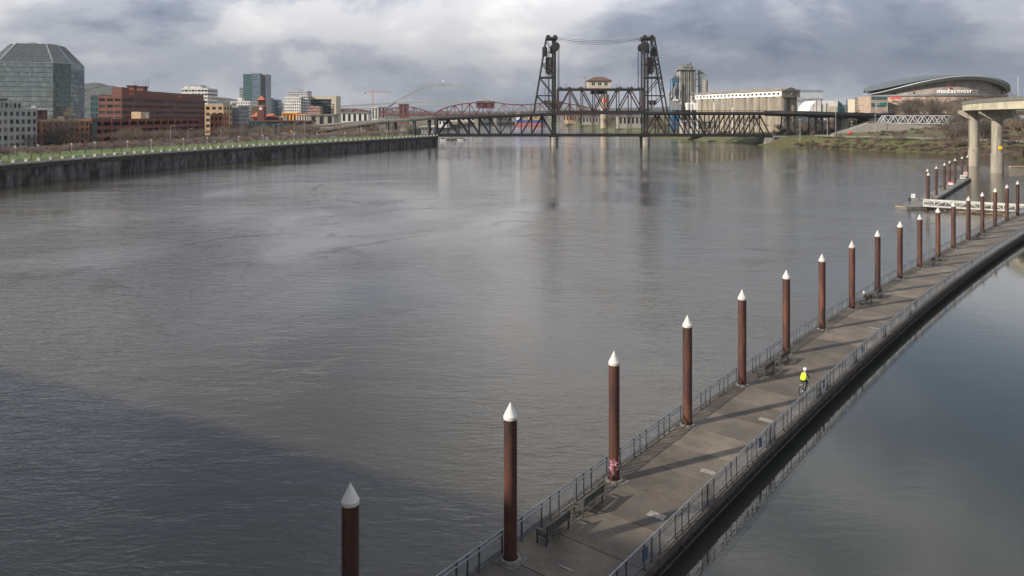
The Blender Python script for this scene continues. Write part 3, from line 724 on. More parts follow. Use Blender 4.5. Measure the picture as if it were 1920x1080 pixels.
def ribbon_par(pts, w, hh, thick=.25):
    mb = MB(); n = len(pts); P = [Vector(p) for p in pts]
    for sgn in (-1, 1):
        Q = []
        for k in range(n):
            a = P[max(0, k - 1)]; b = P[min(n - 1, k + 1)]; d = (b - a); d.z = 0; d.normalize(); Q.append(P[k] + Vector((d.y, -d.x, 0)) * sgn * (w / 2 - thick / 2 - .01))
        for a, b in zip(Q, Q[1:]): mb.bar(a + Vector((0, 0, hh / 2 + .003)), b + Vector((0, 0, hh / 2 + .003)), thick, hh)
    return mb
def viaduct_east():
    root = thing('steel_viaduct', 'black steel road viaduct on trestle legs leading east from the lift bridge', 'viaduct', (bX(1450), BY, 7))
    O = root.location.copy()
    pts = [(bX(1446), BY + 6, ZTOP(bX(1446))), (bX(1500), BY + 6, ZTOP(bX(1500))), (bX(1560), BY + 9, 22.6), (bX(1612), BY + 16, 22.2), (bX(1665), BY + 30, 21.6), (bX(1720), BY + 52, 22)]
    L = [tuple(Vector(p) - O) for p in pts]
    ribbon(MB(), L, 20, 1.2).build('road_deck', M_viad, root)
    ribbon(MB(), [(x, y, z - 1.25) for x, y, z in L], 15, 1.6).build('girders', M_steel, root)
    ribbon_par(L, 20, 1.0, .2).build('parapet', M_viad, root)
    def bent(px, y, zt, x4=True):
        x = bX(px)
        for dy in (-6, 6):
            for dx in (-3.2, 3.2):
                mb = MB(); zb = east_h(x, y + dy) - 1; mb.bar((x + dx - O.x, y + dy - O.y, zb - O.z), (x + dx * .7 - O.x, y + dy - O.y, zt - O.z), .75); mb.build('trestle_leg', M_steel, root)
            zb = east_h(x, y + dy); zm = lerp(zb, zt, .5)
            for (za, zc) in ((zb, zm), (zm, zt)):
                for s in (-1, 1):
                    mb = MB(); mb.bar((x - 3.1 * s - O.x, y + dy - O.y, za - O.z), (x + 3.1 * s - O.x, y + dy - O.y, zc - O.z), .3); mb.build('trestle_brace', M_steel, root)
        for dx in (-3, 3):
            mb = MB(); mb.bar((x + dx - O.x, y - 6 - O.y, zt - .6 - O.z), (x + dx - O.x, y + 6 - O.y, zt - .6 - O.z), .8); mb.build('trestle_cap', M_steel, root)
    bent(1483, BY + 6, 21.4); bent(1538, BY + 8, 20.4); bent(1551, BY + 9, 20.2)
    mb = MB(); x = bX(1594); mb.box(x - 2.6 - O.x, x + 2.6 - O.x, 8, 20, -3, 20 - O.z); mb.build('concrete_pier', M_concold, root)
    mb = MB(); x = bX(1660); mb.box(x - 3 - O.x, x + 9 - O.x, 18, 42, -2, 19.5 - O.z); mb.build('concrete_pier', M_concold, root)
viaduct_east()
def rail_trestle():
    root = thing('flat_girder_span', 'low flat grey girder span between the lift bridge and the grassy bank', 'footbridge', (bX(1448), BY, 6))
    O = root.location.copy(); x0, x1 = bX(1444), bX(1524)
    mb = MB(); mb.box(0, x1 - x0, -2, BW - 1, PZ(257.5, BY) - 6, PZ(255, BY) - 6); mb.build('girder', M_galv, root)
    mb = MB(); mb.box(-.5, x1 - x0 + 3, -1.5, BW - 1.5, PZ(254.9, BY) - 6, PZ(253.6, BY) - 6); mb.build('deck', M_viad, root)
    mb = MB()
    for k in range(16): x = (x1 - x0) * k / 15; mb.bar((x, -1.8, 1.0), (x, -1.8, 3.0), .1)
    mb.bar((0, -1.8, 3), (x1 - x0, -1.8, 3), .1); mb.build('railing', M_dark, root)
rail_trestle()
def viaduct_west():
    root = thing('road_ramp', 'long concrete road ramp descending from the lift bridge towards the park trees', 'ramp', (bX(735), BY + 6, GL))
    O = root.location.copy()
    pts = [(bX(811.5), BY + 6, ZTOP(bX(812))), (bX(770), BY + 6, 18.2), (PX(730, 538), 538, PZ(226.5, 538)), (PX(680, 545), 545, PZ(233, 545)), (PX(640, 552), 552, PZ(239, 552)), (PX(605, 560), 560, PZ(245, 560)), (PX(580, 565), 565, PZ(248, 565)), (PX(520, 580), 580, 6.6)]
    L = [tuple(Vector(p) - O) for p in pts]
    ribbon(MB(), L, 15, 1.3).build('road_deck', M_viad, root)
    ribbon_par(L, 15, 1.0, .3).build('parapet', M_rampc, root)
    for px in (806, 778, 742, 728, 700, 672, 648):
        Y = 536; x = PX(px, Y) - O.x; zt = interp(sorted([p[0] for p in L]), [p[2] for p in sorted(L)], x)
        for dy in (-5, 5):
            mb = MB(); mb.bar((x, dy, -.3), (x, dy, zt - 1.2), 1.3 if px in (806, 742) else .8); mb.build('column', M_viad, root)
        mb = MB(); mb.bar((x, -6, zt - 1.6), (x, 6, zt - 1.6), .9, .9); mb.build('cap_beam', M_viad, root)
    root = thing('flyover_road', 'second lower road ramp curving behind the long concrete ramp', 'ramp', (PX(600, 640), 640, GL))
    O = root.location.copy()
    pts = [(PX(740, 600), 600, PZ(225, 600)), (PX(680, 610), 610, PZ(229, 610)), (PX(620, 630), 630, PZ(234, 630)), (PX(560, 650), 650, PZ(238, 650)), (PX(500, 660), 660, PZ(241.5, 660)), (PX(440, 660), 660, PZ(244, 660)), (PX(400, 655), 655, 7.0)]
    L = [tuple(Vector(p) - O) for p in pts]
    ribbon(MB(), L, 11, 1.2).build('road_deck', M_viad, root); ribbon_par(L, 11, 1.0, .3).build('parapet', M_rampc, root)
    for i in range(1, 5):
        x, y, z = L[i]; mb = MB(); mb.bar((x, y, -.3), (x, y, z - 1), 1.4); mb.build('column', M_rampc, root)
viaduct_west()

# ================================================================ RED TRUSS BRIDGE (far)
M_red = mat('red_bridge_steel', (0.125, 0.028, 0.025), 0.6, (0.09, 0.022, 0.021), 0.08)
def red_bridge():
    Y = 1250.0; W = 16.0
    root = thing('red_truss_bridge', 'long red steel truss bridge far beyond the black lift bridge', 'bridge', (PX(814, Y), Y, 0)); O = root.location.copy()
    X = lambda p: PX(p, Y) - O.x; Z = lambda p: PZ(p, Y)
    def mem(nm, a, b, w, m=M_red): mb = MB(); mb.bar(a, b, w); return mb.build(nm, m, root)
    zd = Z(214.5)
    mb = MB(); mb.box(X(600), X(1180), 0, W, zd - 2.4, zd); mb.build('road_deck', M_red, root)
    mb = MB(); mb.bar((X(600), -.3, zd + 1.4), (X(1180), -.3, zd + 1.4), .5); mb.build('parapet', M_red, root)
    spans = [([625, 640, 652, 664, 676, 688, 700], [212, 206, 204, 204, 206, 209, 214]),
             ([705, 718, 733, 748, 763, 775, 787, 797, 806], [214, 208, 204, 201.5, 200, 201.5, 204.5, 208, 214]),
             ([814, 825, 838, 852, 866, 880, 893], [214, 206, 201, 197.5, 195, 193.5, 192]),
             ([893, 905, 917, 928], [190.5, 190, 190, 191]),
             ([928, 945, 962, 979, 996, 1013, 1030], [191.5, 194.5, 196, 196.5, 195.5, 194, 192]),
             ([1030, 1042, 1054], [190, 190, 191]),
             ([1054, 1068, 1082, 1096, 1110, 1125, 1140], [193, 195, 197, 200, 203, 208, 214])]
    for xs, ys in spans:
        n = len(xs)
        for y in (0, W):
            for i in range(n - 1):
                mem('top_chord', (X(xs[i]), y, Z(ys[i])), (X(xs[i + 1]), y, Z(ys[i + 1])), 1.5)
                if i % 2 == 0: mem('diagonal', (X(xs[i]), y, zd), (X(xs[i + 1]), y, Z(ys[i + 1])), .8)
                else: mem('diagonal', (X(xs[i]), y, Z(ys[i])), (X(xs[i + 1]), y, zd), .8)
            for i in range(1, n - 1): mem('post', (X(xs[i]), y, zd), (X(xs[i]), y, Z(ys[i])), .8)
    for (a, b, c) in ((893, 927, 190), (1030, 1053, 190)):
        mb = MB(); mb.box(X(a), X(b), 2, W - 2, Z(203), Z(192)); mb.build('machinery_floor', M_red, root)
    for p in (625, 702, 810, 893, 928, 1030, 1054, 1145):
        mb = MB(); mb.box(X(p) - 3, X(p) + 3, 0, W, -3, zd - 2.4); mb.build('pier', M_concold, root)
    for p in (745, 758):
        pass
red_bridge()
# ================================================================ PALE ARCH BRIDGE (far)
M_pale = mat('pale_arch_steel', (0.27, 0.285, 0.24), 0.7, (0.21, 0.22, 0.19), 0.02)
def arch_bridge():
    Y = 2150.0; W = 24
    root = thing('arch_bridge', 'pale green tied arch bridge with thin hangers and a flag at its crown', 'bridge', (PX(831, Y), Y, 0)); O = root.location.copy()
    X = lambda p: PX(p, Y) - O.x; Z = lambda p: PZ(p, Y)
    xs = [632, 680, 740, 790, 831, 900, 960, 1000, 1120]; ys = [198, 195, 191.5, 190, 190, 191, 194, 197, 203]
    for dz, th in ((0, 4.2), (-12.5, 2.2)):
        for i in range(len(xs) - 1):
            mb = MB(); mb.add([(X(xs[i]), 0, Z(ys[i]) + dz - th), (X(xs[i + 1]), 0, Z(ys[i + 1]) + dz - th), (X(xs[i + 1]), 0, Z(ys[i + 1]) + dz), (X(xs[i]), 0, Z(ys[i]) + dz), (X(xs[i]), W, Z(ys[i]) + dz - th), (X(xs[i + 1]), W, Z(ys[i + 1]) + dz - th), (X(xs[i + 1]), W, Z(ys[i + 1]) + dz), (X(xs[i]), W, Z(ys[i]) + dz)],
                              [(0, 1, 2, 3), (7, 6, 5, 4), (3, 2, 6, 7), (4, 5, 1, 0), (0, 3, 7, 4), (1, 5, 6, 2)])
            mb.build('deck', M_pale, root)
    ax = [690, 700, 715, 730, 742, 752, 765, 780, 797, 814, 831, 848, 865, 880, 895, 907, 918, 932, 947, 960, 972]
    def ay(p): t = (p - 831) / 83.0; return 158 + 30 * t * t * (1 if abs(t) < 1 else .9)
    for y in (0, W):
        P = [(X(p), y, Z(ay(p))) for p in ax]
        for a, b in zip(P, P[1:]): mb = MB(); mb.bar(a, b, 2.6, 3.4); mb.build('arch_rib', M_pale, root)
        for p in range(760, 905, 9): mb = MB(); mb.bar((X(p), y, Z(interp(xs, ys, p))), (X(p), y, Z(ay(p))), .38); mb.build('hanger', M_pale, root)
    for p in (690, 972):
        mb = MB(); mb.box(X(p) - 5, X(p) + 5, 2, W - 2, -2, Z(206)); mb.build('pier', M_concold, root)
    for p in (640, 660, 1010, 1040, 1080):
        mb = MB(); mb.box(X(p) - 2, X(p) + 2, 4, W - 4, -2, Z(interp(xs, ys, p)) - 16); mb.build('pier', M_concold, root)
    mb = MB(); mb.bar((X(831), W / 2, Z(158)), (X(831), W / 2, Z(149)), .5); mb.build('flag_pole', M_white, root)
    mb = MB(); mb.box(X(829), X(831) - .2, W / 2 - .1, W / 2 + .1, Z(152.5), Z(149.5)); mb.build('flag', M_white, root)
arch_bridge()
# tower crane
M_crane = mat('crane_orange', (0.42, 0.16, 0.09), 0.6)
def tower_crane():
    Y = 1500.0; root = thing('tower_crane', 'orange tower crane with long jib above the roofs', 'crane', (PX(699, Y), Y, GL)); z = lambda p: PZ(p, Y) - GL; x = lambda p: PX(p, Y) - PX(699, Y)
    mb = MB(); s = 1.0
    for a in (-s, s):
        for b in (-s, s): mb.bar((a, b, 0), (a, b, z(170)), .35)
    zz = 0
    while zz < z(172):
        mb.bar((-s, -s, zz), (s, -s, zz + 3), .22); mb.bar((s, -s, zz), (s, s, zz + 3), .2); zz += 3
    mb.build('mast', M_crane, root)
    mb = MB(); mb.bar((x(683), 0, z(173.5)), (x(733), 0, z(172.5)), .5); mb.bar((x(690), 0, z(171.8)), (x(731), 0, z(171.2)), .4)
    for k in range(20): p = 690 + k * 2; mb.bar((x(p), 0, z(173.4)), (x(p + 1), 0, z(171.5)), .2); mb.bar((x(p + 1), 0, z(171.5)), (x(p + 2), 0, z(173.4)), .2)
    mb.bar((0, 0, z(168)), (x(720), 0, z(171.5)), .2); mb.bar((0, 0, z(168)), (x(685), 0, z(173)), .2); mb.bar((0, 0, z(172)), (0, 0, z(168)), .5); mb.build('jib', M_crane, root)
    mb = MB(); mb.box(x(683), x(686), -1.2, 1.2, z(175.5), z(173.2)); mb.build('counterweight', M_concold, root)
    mb = MB(); mb.box(.6, 2.8, -1, 1, z(175), z(172.6)); mb.build('cab', M_white, root)
tower_crane()

# ================================================================ BUILDINGS
def facade(wall, panes, o, u, nrm_, width, z0, z1, cols, rows, ww=.6, wh=.55, d=.35, sill=.6):
    """adds proud piers and spandrels to wall, records recessed pane centres"""
    o = Vector(o); u = Vector(u); n = Vector(nrm_); bw = width / cols; fh = (z1 - z0) / rows; pw = bw * (1 - ww); sh = fh * (1 - wh)
    def slab(a, b, za, zb, pr):
        p0 = o + u * a; p1 = o + u * b; q = n * pr; r = n * -d
        vs = [p0 + r, p1 + r, p1 + q, p0 + q]
        wall.add([(v.x, v.y, za) for v in vs] + [(v.x, v.y, zb) for v in vs], [(0, 1, 2, 3), (7, 6, 5, 4), (0, 4, 5, 1), (1, 5, 6, 2), (2, 6, 7, 3), (3, 7, 4, 0)])
    for i in range(cols + 1):
        a = i * bw - pw / 2; b = i * bw + pw / 2; slab(max(0, a), min(width, b), z0, z1, 0.0)
    zs = [z0]
    for j in range(rows):
        zb = z0 + j * fh
        slab(0.02, width - .02, (zb - sh * (1 - sill)) if j else zb, zb + sh * sill, -.03)
        for i in range(cols): panes.append((o + u * ((i + .5) * bw) - n * (d - .12), math.atan2(u.y, u.x), zb + sh * sill + fh * wh / 2, bw * ww, fh * wh))
    slab(0.02, width - .02, z1 - sh * (1 - sill), z1, -.03)
def building(name, label, cat, x0, y0, w, d, z0, z1, S=None, E=None, Wf=None, m=None, pane=None, parapet=.9, ang=0.0, trim=None, group=None, dep=.35, roofm=None, pane_name='window', base=None):
    root = thing(name, label, cat, (x0, y0, z0), ang, group)
    h = z1 - z0; wall = MB(); panes = []; m = m or M_conc; pane = pane or M_glass
    k0 = dep if S else 0; k1 = dep if E else 0; k2 = dep if Wf else 0
    wall.box(k2, w - k1, k0, d, -1.5, h - .02)
    if S: facade(wall, panes, (0, 0, 0), (1, 0, 0), (0, -1, 0), w, 0, h, *S, d=dep)
    if E: facade(wall, panes, (w, k0 + .01, 0), (0, 1, 0), (1, 0, 0), d - k0 - .01, 0, h, *E, d=dep)
    if Wf: facade(wall, panes, (0, d, 0), (0, -1, 0), (-1, 0, 0), d - k0 - .01, 0, h, *Wf, d=dep)
    wall.build('wall', m, root)
    if parapet:
        mb = MB(); t = .4
        mb.box(-.06, w + .06, -.06, t, h, h + parapet); mb.box(-.06, w + .06, d - t, d + .06, h, h + parapet); mb.box(-.06, t, t + .001, d - t - .001, h, h + parapet); mb.box(w - t, w + .06, t + .001, d - t - .001, h, h + parapet)
        mb.build('parapet', trim or m, root)
    mb = MB(); mb.box(.41, w - .41, .41, d - .41, h - .019, h + .1); mb.build('roof', roofm or M_roof, root)
    if w > 8 and d > 10:
        rr = random.Random(name)
        for q in range(rr.randint(2, 5)):
            sx, sy, sz = rr.uniform(1.5, w * .22), rr.uniform(1.5, d * .2), rr.uniform(.9, 2.4); ux, uy = rr.uniform(1.5, w - sx - 1.5), rr.uniform(1.5, d - sy - 1.5)
            mb = MB(); mb.box(ux, ux + sx, uy, uy + sy, h + .1, h + sz); mb.build('roof_unit', M_grey if q % 2 else M_roof, root)
    cache = {}
    cnt = 0; rest = MB()
    for (p, rz, zc, pw, ph) in panes:
        key = (round(pw, 2), round(ph, 2))
        if cnt < 290:
            if key not in cache:
                b = MB(); b.box(-pw / 2, pw / 2, -.05, .05, -ph / 2, ph / 2); cache[key] = b.mesh(pane_name, pane)
            link(pane_name, cache[key], root, (p.x, p.y, zc), rz); cnt += 1
        else:
            c, s = math.cos(rz), math.sin(rz); a = Vector((c, s, 0)) * pw / 2; z = Vector((0, 0, ph / 2)); q = Vector((p.x, p.y, zc))
            rest.add([q - a - z, q + a - z, q + a + z, q - a + z], [(0, 1, 2, 3)])
    if rest.v: rest.build('window_field', pane, root)['kind'] = 'stuff'
    return root
def add_box(root, name, m, x0, x1, y0, y1, z0, z1):
    mb = MB(); mb.box(x0, x1, y0, y1, z0, z1); return mb.build(name, m, root)
M_roof = mat('flat_roof', (0.12, 0.12, 0.12), 0.95, (0.08, 0.08, 0.08), 0.2)
M_brick = mat('red_brick', (0.165, 0.068, 0.048), 0.9, (0.128, 0.054, 0.040), 0.5)
M_brickg = mat('garage_brick', (0.17, 0.055, 0.038), 0.9, (0.13, 0.043, 0.032), 0.5)
M_brickd = mat('dark_red_brick', (0.115, 0.035, 0.026), 0.9, (0.085, 0.028, 0.022), 0.5)
M_bricko = mat('orange_brick', (0.36, 0.13, 0.07), 0.9, (0.27, 0.095, 0.055), 0.5)
M_lime = mat('pale_limestone', (0.34, 0.34, 0.31), 0.9, (0.27, 0.27, 0.25), 0.3)
M_tan = mat('tan_render', (0.48, 0.33, 0.19), 0.9, (0.40, 0.28, 0.17), 0.2)
M_wht = mat('white_render', (0.62, 0.60, 0.56), 0.85, (0.5, 0.49, 0.46), 0.2)
M_grey = mat('grey_panel', (0.24, 0.25, 0.26), 0.7, (0.18, 0.19, 0.20), 0.2)
M_dgrey = mat('dark_panel', (0.05, 0.055, 0.06), 0.6)
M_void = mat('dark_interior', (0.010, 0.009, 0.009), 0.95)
def glass_mat(name, col, rough=0.06, metal=0.75, var=0.25):
    m = mat(name, col, rough, tuple(c * (1 - var) for c in col), 0.35, contrast=(0.4, 0.6), metal=metal); return m
M_gl_green = glass_mat('mirror_glass_green', (0.52, 0.56, 0.48), metal=.88)
M_gl_blue = glass_mat('mirror_glass_blue', (0.24, 0.31, 0.37))
M_gl_teal = glass_mat('mirror_glass_teal', (0.09, 0.20, 0.19))
M_gl_dark = glass_mat('mirror_glass_dark', (0.035, 0.045, 0.05), metal=.4)

# ---- octagonal glass tower
M_mull = mat('mullion_grey', (0.20, 0.22, 0.21), 0.5, metal=.3)
M_gl_roof = mat('mansard_glass', (0.095, 0.105, 0.105), 0.2, (0.06, 0.068, 0.07), 0.3, metal=0.35)
M_gl_shade = glass_mat('mirror_glass_shaded', (0.17, 0.21, 0.19))  # darker copy of the tower glass, shade put into the chamfer colour
M_gl_top = mat('mansard_metal', (0.30, 0.34, 0.34), 0.45, metal=0.3)
def glass_tower():
    rnd = random.Random(3)
    root = thing('glass_tower', 'octagonal mirror glass office tower with sloping glazed crown', 'tower', (-352, 566, GL))
    a0 = R(16); L = 35.5; c = 13.5
    dirs = [a0 + k * R(45) for k in range(8)]; lens = [L, c] * 4
    P = [Vector((0, 0))]
    for d, l in zip(dirs, lens): P.append(P[-1] + Vector((math.cos(d), math.sin(d))) * l)
    P = P[:-1]
    B = Vector((-341.0, 549.5)); shift = B - P[1]; P = [p + shift - Vector((-352, 566)) for p in P]
    ctr = sum(P, Vector((0, 0))) / 8
    zw = 60.3 - GL; zt = 75.0 - GL; z0 = 0.0
    T = [ctr + (p - ctr) * 0.57 for p in P]
    core = MB(); core.prism([tuple(ctr + (p - ctr) * .985) for p in P], -1, zw - .3); core.build('core', M_dgrey, root)
    for k in range(8):
        a, b = P[k], P[(k + 1) % 8]; ta, tb = T[k], T[(k + 1) % 8]; l = (b - a).length
        nx = max(3, int(l / 1.75)); ny = 15
        n2 = Vector(((b - a).y, -(b - a).x)).normalized()
        for (nm, q0, q1, q2, q3, ny_, mm) in (('glass_face', (a.x, a.y, z0), (b.x, b.y, z0), (b.x, b.y, zw), (a.x, a.y, zw), 15, (M_gl_green, M_gl_shade, M_gl_blue, M_gl_shade)[k % 4]),  # difference in brightness between faces is put into their glass colours
                                         ('sloping_glass_face', (a.x, a.y, zw + .3), (b.x, b.y, zw + .3), (tb.x, tb.y, zt), (ta.x, ta.y, zt), 8, M_gl_roof)):
            q0, q1, q2, q3 = map(Vector, (q0, q1, q2, q3)); fn = (q1 - q0).cross(q3 - q0).normalized(); mb = MB(); mu = MB()
            for i in range(nx):
                for j in range(ny_):
                    def pt(u, v): return (q0.lerp(q1, u)).lerp(q3.lerp(q2, u), v)
                    g = .035; t1 = rnd.uniform(-.022, .022); t2 = rnd.uniform(-.03, .03)
                    va = pt((i + g) / nx, (j + g * 2) / ny_) + fn * (t1); vb = pt((i + 1 - g) / nx, (j + g * 2) / ny_) - fn * t1; vc = pt((i + 1 - g) / nx, (j + 1 - g * 2) / ny_) - fn * (t1 + t2); vd = pt((i + g) / nx, (j + 1 - g * 2) / ny_) + fn * (t1 - t2)
                    mb.add([va, vb, vc, vd], [(0, 1, 2, 3)])
            for i in range(nx + 1): mu.bar(pt(i / nx, 0) + fn * .02, pt(i / nx, 1) + fn * .02, .12, .14, fn)
            for j in range(ny_ + 1): mu.bar(pt(0, j / ny_) + fn * .015, pt(1, j / ny_) + fn * .015, .2, .12, fn)
            f = mb.build(nm, mm, root); f['kind'] = 'stuff'
            mu.build('mullions', M_mull, f)
        mb = MB(); mb.bar((a.x, a.y, zw + .1), (b.x, b.y, zw + .1), .9, .5); mb.build('cornice', M_gl_top, root)
        mb = MB(); mb.bar((a.x, a.y, zw), (ta.x, ta.y, zt), .7, .5); mb.build('hip', M_gl_top, root)
    mb = MB(); mb.prism([tuple(p) for p in T], zt - .3, zt + .35); mb.build('roof_cap', M_gl_top, root)
    add_box(root, 'plant_box', M_grey, ctr.x - 6, ctr.x - 2, ctr.y - 4, ctr.y + 2, zt + .35, zt + 2.2); add_box(root, 'plant_box', M_grey, ctr.x + 2, ctr.x + 9, ctr.y - 3, ctr.y + 3, zt + .35, zt + 1.4)
    mb = MB()
    for q in (-9, -5, 7, 10): mb.bar((ctr.x + q, ctr.y - 5, zt), (ctr.x + q, ctr.y - 5, zt + 3), .12)
    mb.build('antenna', M_grey, root)
glass_tower()

# ---- pale office block by the road
b = building('pale_office', 'pale limestone office block with rows of square dark windows', 'building', -243, 300.5, 28, 34.5, GL, 23.4, E=(9, 5, .56, .56), S=(7, 5, .56, .56), m=M_lime)
add_box(b, 'penthouse', M_lime, 4, 24, 6, 31, 17.2, 21.6)
for k in range(8):
    add_box(b, 'penthouse_window', M_glass, 23.9, 24.06, 8 + k * 2.8, 9.5 + k * 2.8, 18.2, 20.2)
add_box(b, 'penthouse_roof', M_dgrey, 3.6, 24.5, 5.5, 20, 21.6, 22.1)
add_box(b, 'entrance_glazing', M_gl_dark, 27.7, 28.1, 5.4, 9.0, 0.2, 11.5)
add_box(b, 'roof_tower', M_cream, 6, 16, 1, 6, 17.2, 21.2)
# ---- red brick house with white cornice
b = building('brick_house', 'small dark red brick building with projecting white cornice', 'building', -238, 345, 14, 11.5, GL, 23.6, E=(3, 5, .4, .6), S=(4, 5, .4, .6), m=M_brickd, trim=M_wht)
add_box(b, 'cornice', M_wht, -.8, 14.8, -.8, 12.2, 17.4, 18.0)
add_box(b, 'white_panel', M_wht, 13.9, 14.12, 4, 8.6, 8.6, 13)
# ---- low orange brick building
b = building('orange_brick_building', 'low orange brick building with open arched bays beside the parking garage', 'building', -240, 337.5, 25, 39, GL, 18.3, E=(9, 4, .62, .58), S=(5, 4, .6, .55), m=M_bricko, trim=M_tan, pane=M_gl_dark, dep=.6)
add_box(b, 'green_awning', mat('awning_green', (0.02, 0.14, 0.10), .8), 25, 27, 2, 16, 2.6, 3.4)
# ---- parking garage
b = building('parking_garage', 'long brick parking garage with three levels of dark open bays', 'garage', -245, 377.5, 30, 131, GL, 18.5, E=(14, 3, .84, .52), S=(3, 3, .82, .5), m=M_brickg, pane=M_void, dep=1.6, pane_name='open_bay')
for k in range(14):
    o = add_box(b, 'pier_cap', M_bricko, 30.0, 30.5, k * 9.36 - .35, k * 9.36 + .35, 10.6, 12.9)
add_box(b, 'stair_glazing', M_gl_teal, 30.0, 30.35, .4, 5.2, 1, 12)
add_box(b, 'lift_house', M_tan, 24, 29.5, 52, 62, 12.3, 17)
add_box(b, 'lift_house_screen', M_wht, 29.5, 29.7, 57.5, 60.5, 12.8, 16)
M_winbrick = mat('dark_ribbon_glass', (0.010, 0.012, 0.014), 0.35, spec=0.25)
vary_panes(M_winbrick, (0.010, 0.012, 0.014), (0.05, 0.045, 0.04))
# ---- big brick office
b = building('brick_office', 'large red brick office block with long dark ribbon windows behind the parking garage', 'building', -241.6, 432, 13.6, 117, GL, 31.9, E=(9, 7, .88, .48), S=(3, 7, .78, .45), m=M_brick, trim=M_brick, pane=M_winbrick)
add_box(b, 'attic', M_brick, 7, 13.0, 1.6, 116, 25.7, 30.0)
add_box(b, 'stair_tower', M_brick, 8.2, 13.3, .7, 9, 25.7, 31.4)
for (y, s) in ((18, 4), (30, 5)): add_box(b, 'roof_vent', M_brick, 7.5, 11.5, y, y + s, 29.9, 32.6); add_box(b, 'vent_lid', M_brickd, 7, 12, y - .5, y + s + .5, 32.6, 33.2)
mb = MB(); mb.bar((9, 38, 29.8), (9, 38, 38), .15); mb.bar((9, 24, 29.8), (9, 24, 36), .12); mb.bar((9, 41, 29.8), (9, 41, 39), .12); mb.build('antenna', M_dgrey, b)
for y in (8, 72): add_box(b, 'lit_panel', M_bricko, 13.0, 13.2, y, y + 7, 27, 29)  # brighter orange brick panels on the attic face
# ---- green glass building squeezed behind
building('green_glass_block', 'narrow dark green glass block beside the red brick office', 'building', PX(170, 436), 436, 5.6, 20, GL, PZ(180, 436), E=(5, 8, .85, .7), S=(2, 8, .9, .75), m=M_dgrey, pane=M_gl_teal)
# ---- white far block
b = building('white_banded_block', 'white office block with stepped banded top rising behind the red brick office', 'building', PX(340, 760), 760, 27, 26, GL, PZ(167, 760), E=(5, 11, .9, .5), S=(8, 11, .88, .5), m=M_wht)
add_box(b, 'upper_storey', M_wht, 2, 20, 2, 22, PZ(167, 760) - GL, PZ(162, 760) - GL); add_box(b, 'plant_room', M_grey, 6, 18, 3, 18, PZ(162, 760) - GL, PZ(159.5, 760) - GL)
# ---- tan and grey blocks
b = building('tan_block', 'tan rendered block with few large windows', 'building', PX(384, 560), 560, 14, 18, GL, PZ(198, 560), E=(3, 5, .5, .5), S=(3, 5, .6, .5), m=M_tan)
add_box(b, 'roof_screen', M_grey, 2, 12, 3, 16, PZ(198, 560) - GL, PZ(193.5, 560) - GL)
building('low_orange_block', 'low orange brick block in front of the tan block', 'building', PX(394, 545), 545, 9, 12, GL, PZ(216.5, 545), S=(3, 3, .5, .5), E=(3, 3, .5, .5), m=M_bricko)
building('grey_apartment_block', 'dark grey apartment block with narrow windows next to the tan block', 'building', PX(418, 580), 580, 12.5, 20, GL, PZ(200, 580), S=(6, 7, .45, .6), E=(5, 7, .45, .6), m=M_grey)
b = building('white_apartments', 'white stepped apartment building with stair tower', 'building', PX(446, 800), 800, 13, 24, GL, PZ(191, 800), S=(5, 10, .5, .5), E=(6, 10, .5, .5), m=M_wht)
add_box(b, 'stair_tower', M_wht, -1, 4, 2, 9, 0, PZ(183, 800) - GL); add_box(b, 'lower_wing', M_wht, -9, -.02, 3, 20, 0, PZ(190, 800) - GL); add_box(b, 'sunlit_wing', M_tan, 13.05, 22, 6, 22, 0, PZ(200, 800) - GL)  # side wing in tan render
for i in range(4):
    for j in range(5): add_box(b, 'window', M_glass, -7.8 + i * 2, -6.6 + i * 2, 2.93, 3.05, 13 + j * 3.6, 15 + j * 3.6)
# ---- tall glass apartment tower: three slabs
Y = 1000
zt = PZ(138.5, Y) - GL
root = building('tall_glass_tower', 'tall slim green and blue glass apartment tower', 'tower', PX(456, Y), Y, 13, 22, GL, PZ(140, Y), S=(5, 24, .7, .6), m=mat('tower_green_panel', (0.06, 0.11, 0.115), .5), pane=M_gl_teal)
b2 = MB(); b2.box(13.02, 24, -2, 24, 0, zt); b2.build('middle_slab', M_gl_blue, root)
b2 = MB(); b2.box(24.02, 30.5, 1, 22, 0, PZ(139, Y) - GL); b2.build('end_slab', M_grey, root)
for j in range(24):
    z = 2.5 + j * (zt - 3) / 24
    add_box(root, 'floor_band', M_grey, 13.2, 23.8, -2.12, -1.9, z, z + .35); add_box(root, 'window', M_gl_dark, 24.9, 29.8, .9, 1.1, z, z + 1.6)
add_box(root, 'roof_house', M_grey, 8, 20, 4, 16, zt, zt + 1.4)
building('slim_grey_tower', 'slim grey tower half hidden behind the tall glass apartment tower', 'tower', PX(449, 1060), 1060, 8, 14, GL, PZ(165, 1060), S=(3, 14, .6, .55), m=M_grey)
building('blue_glass_block', 'blue glass mid-rise block right of the brick clock tower', 'building', PX(498, 1050), 1050, 7, 16, GL, PZ(185, 1050), S=(3, 9, .85, .7), E=(4, 9, .85, .7), m=M_grey, pane=M_gl_blue)
building('teal_glass_block', 'teal glass mid-rise block with flat roof', 'building', PX(507, 1070), 1070, 11, 16, GL, PZ(188, 1070), S=(5, 8, .85, .7), E=(4, 8, .85, .7), m=M_gl_blue, pane=M_gl_teal)
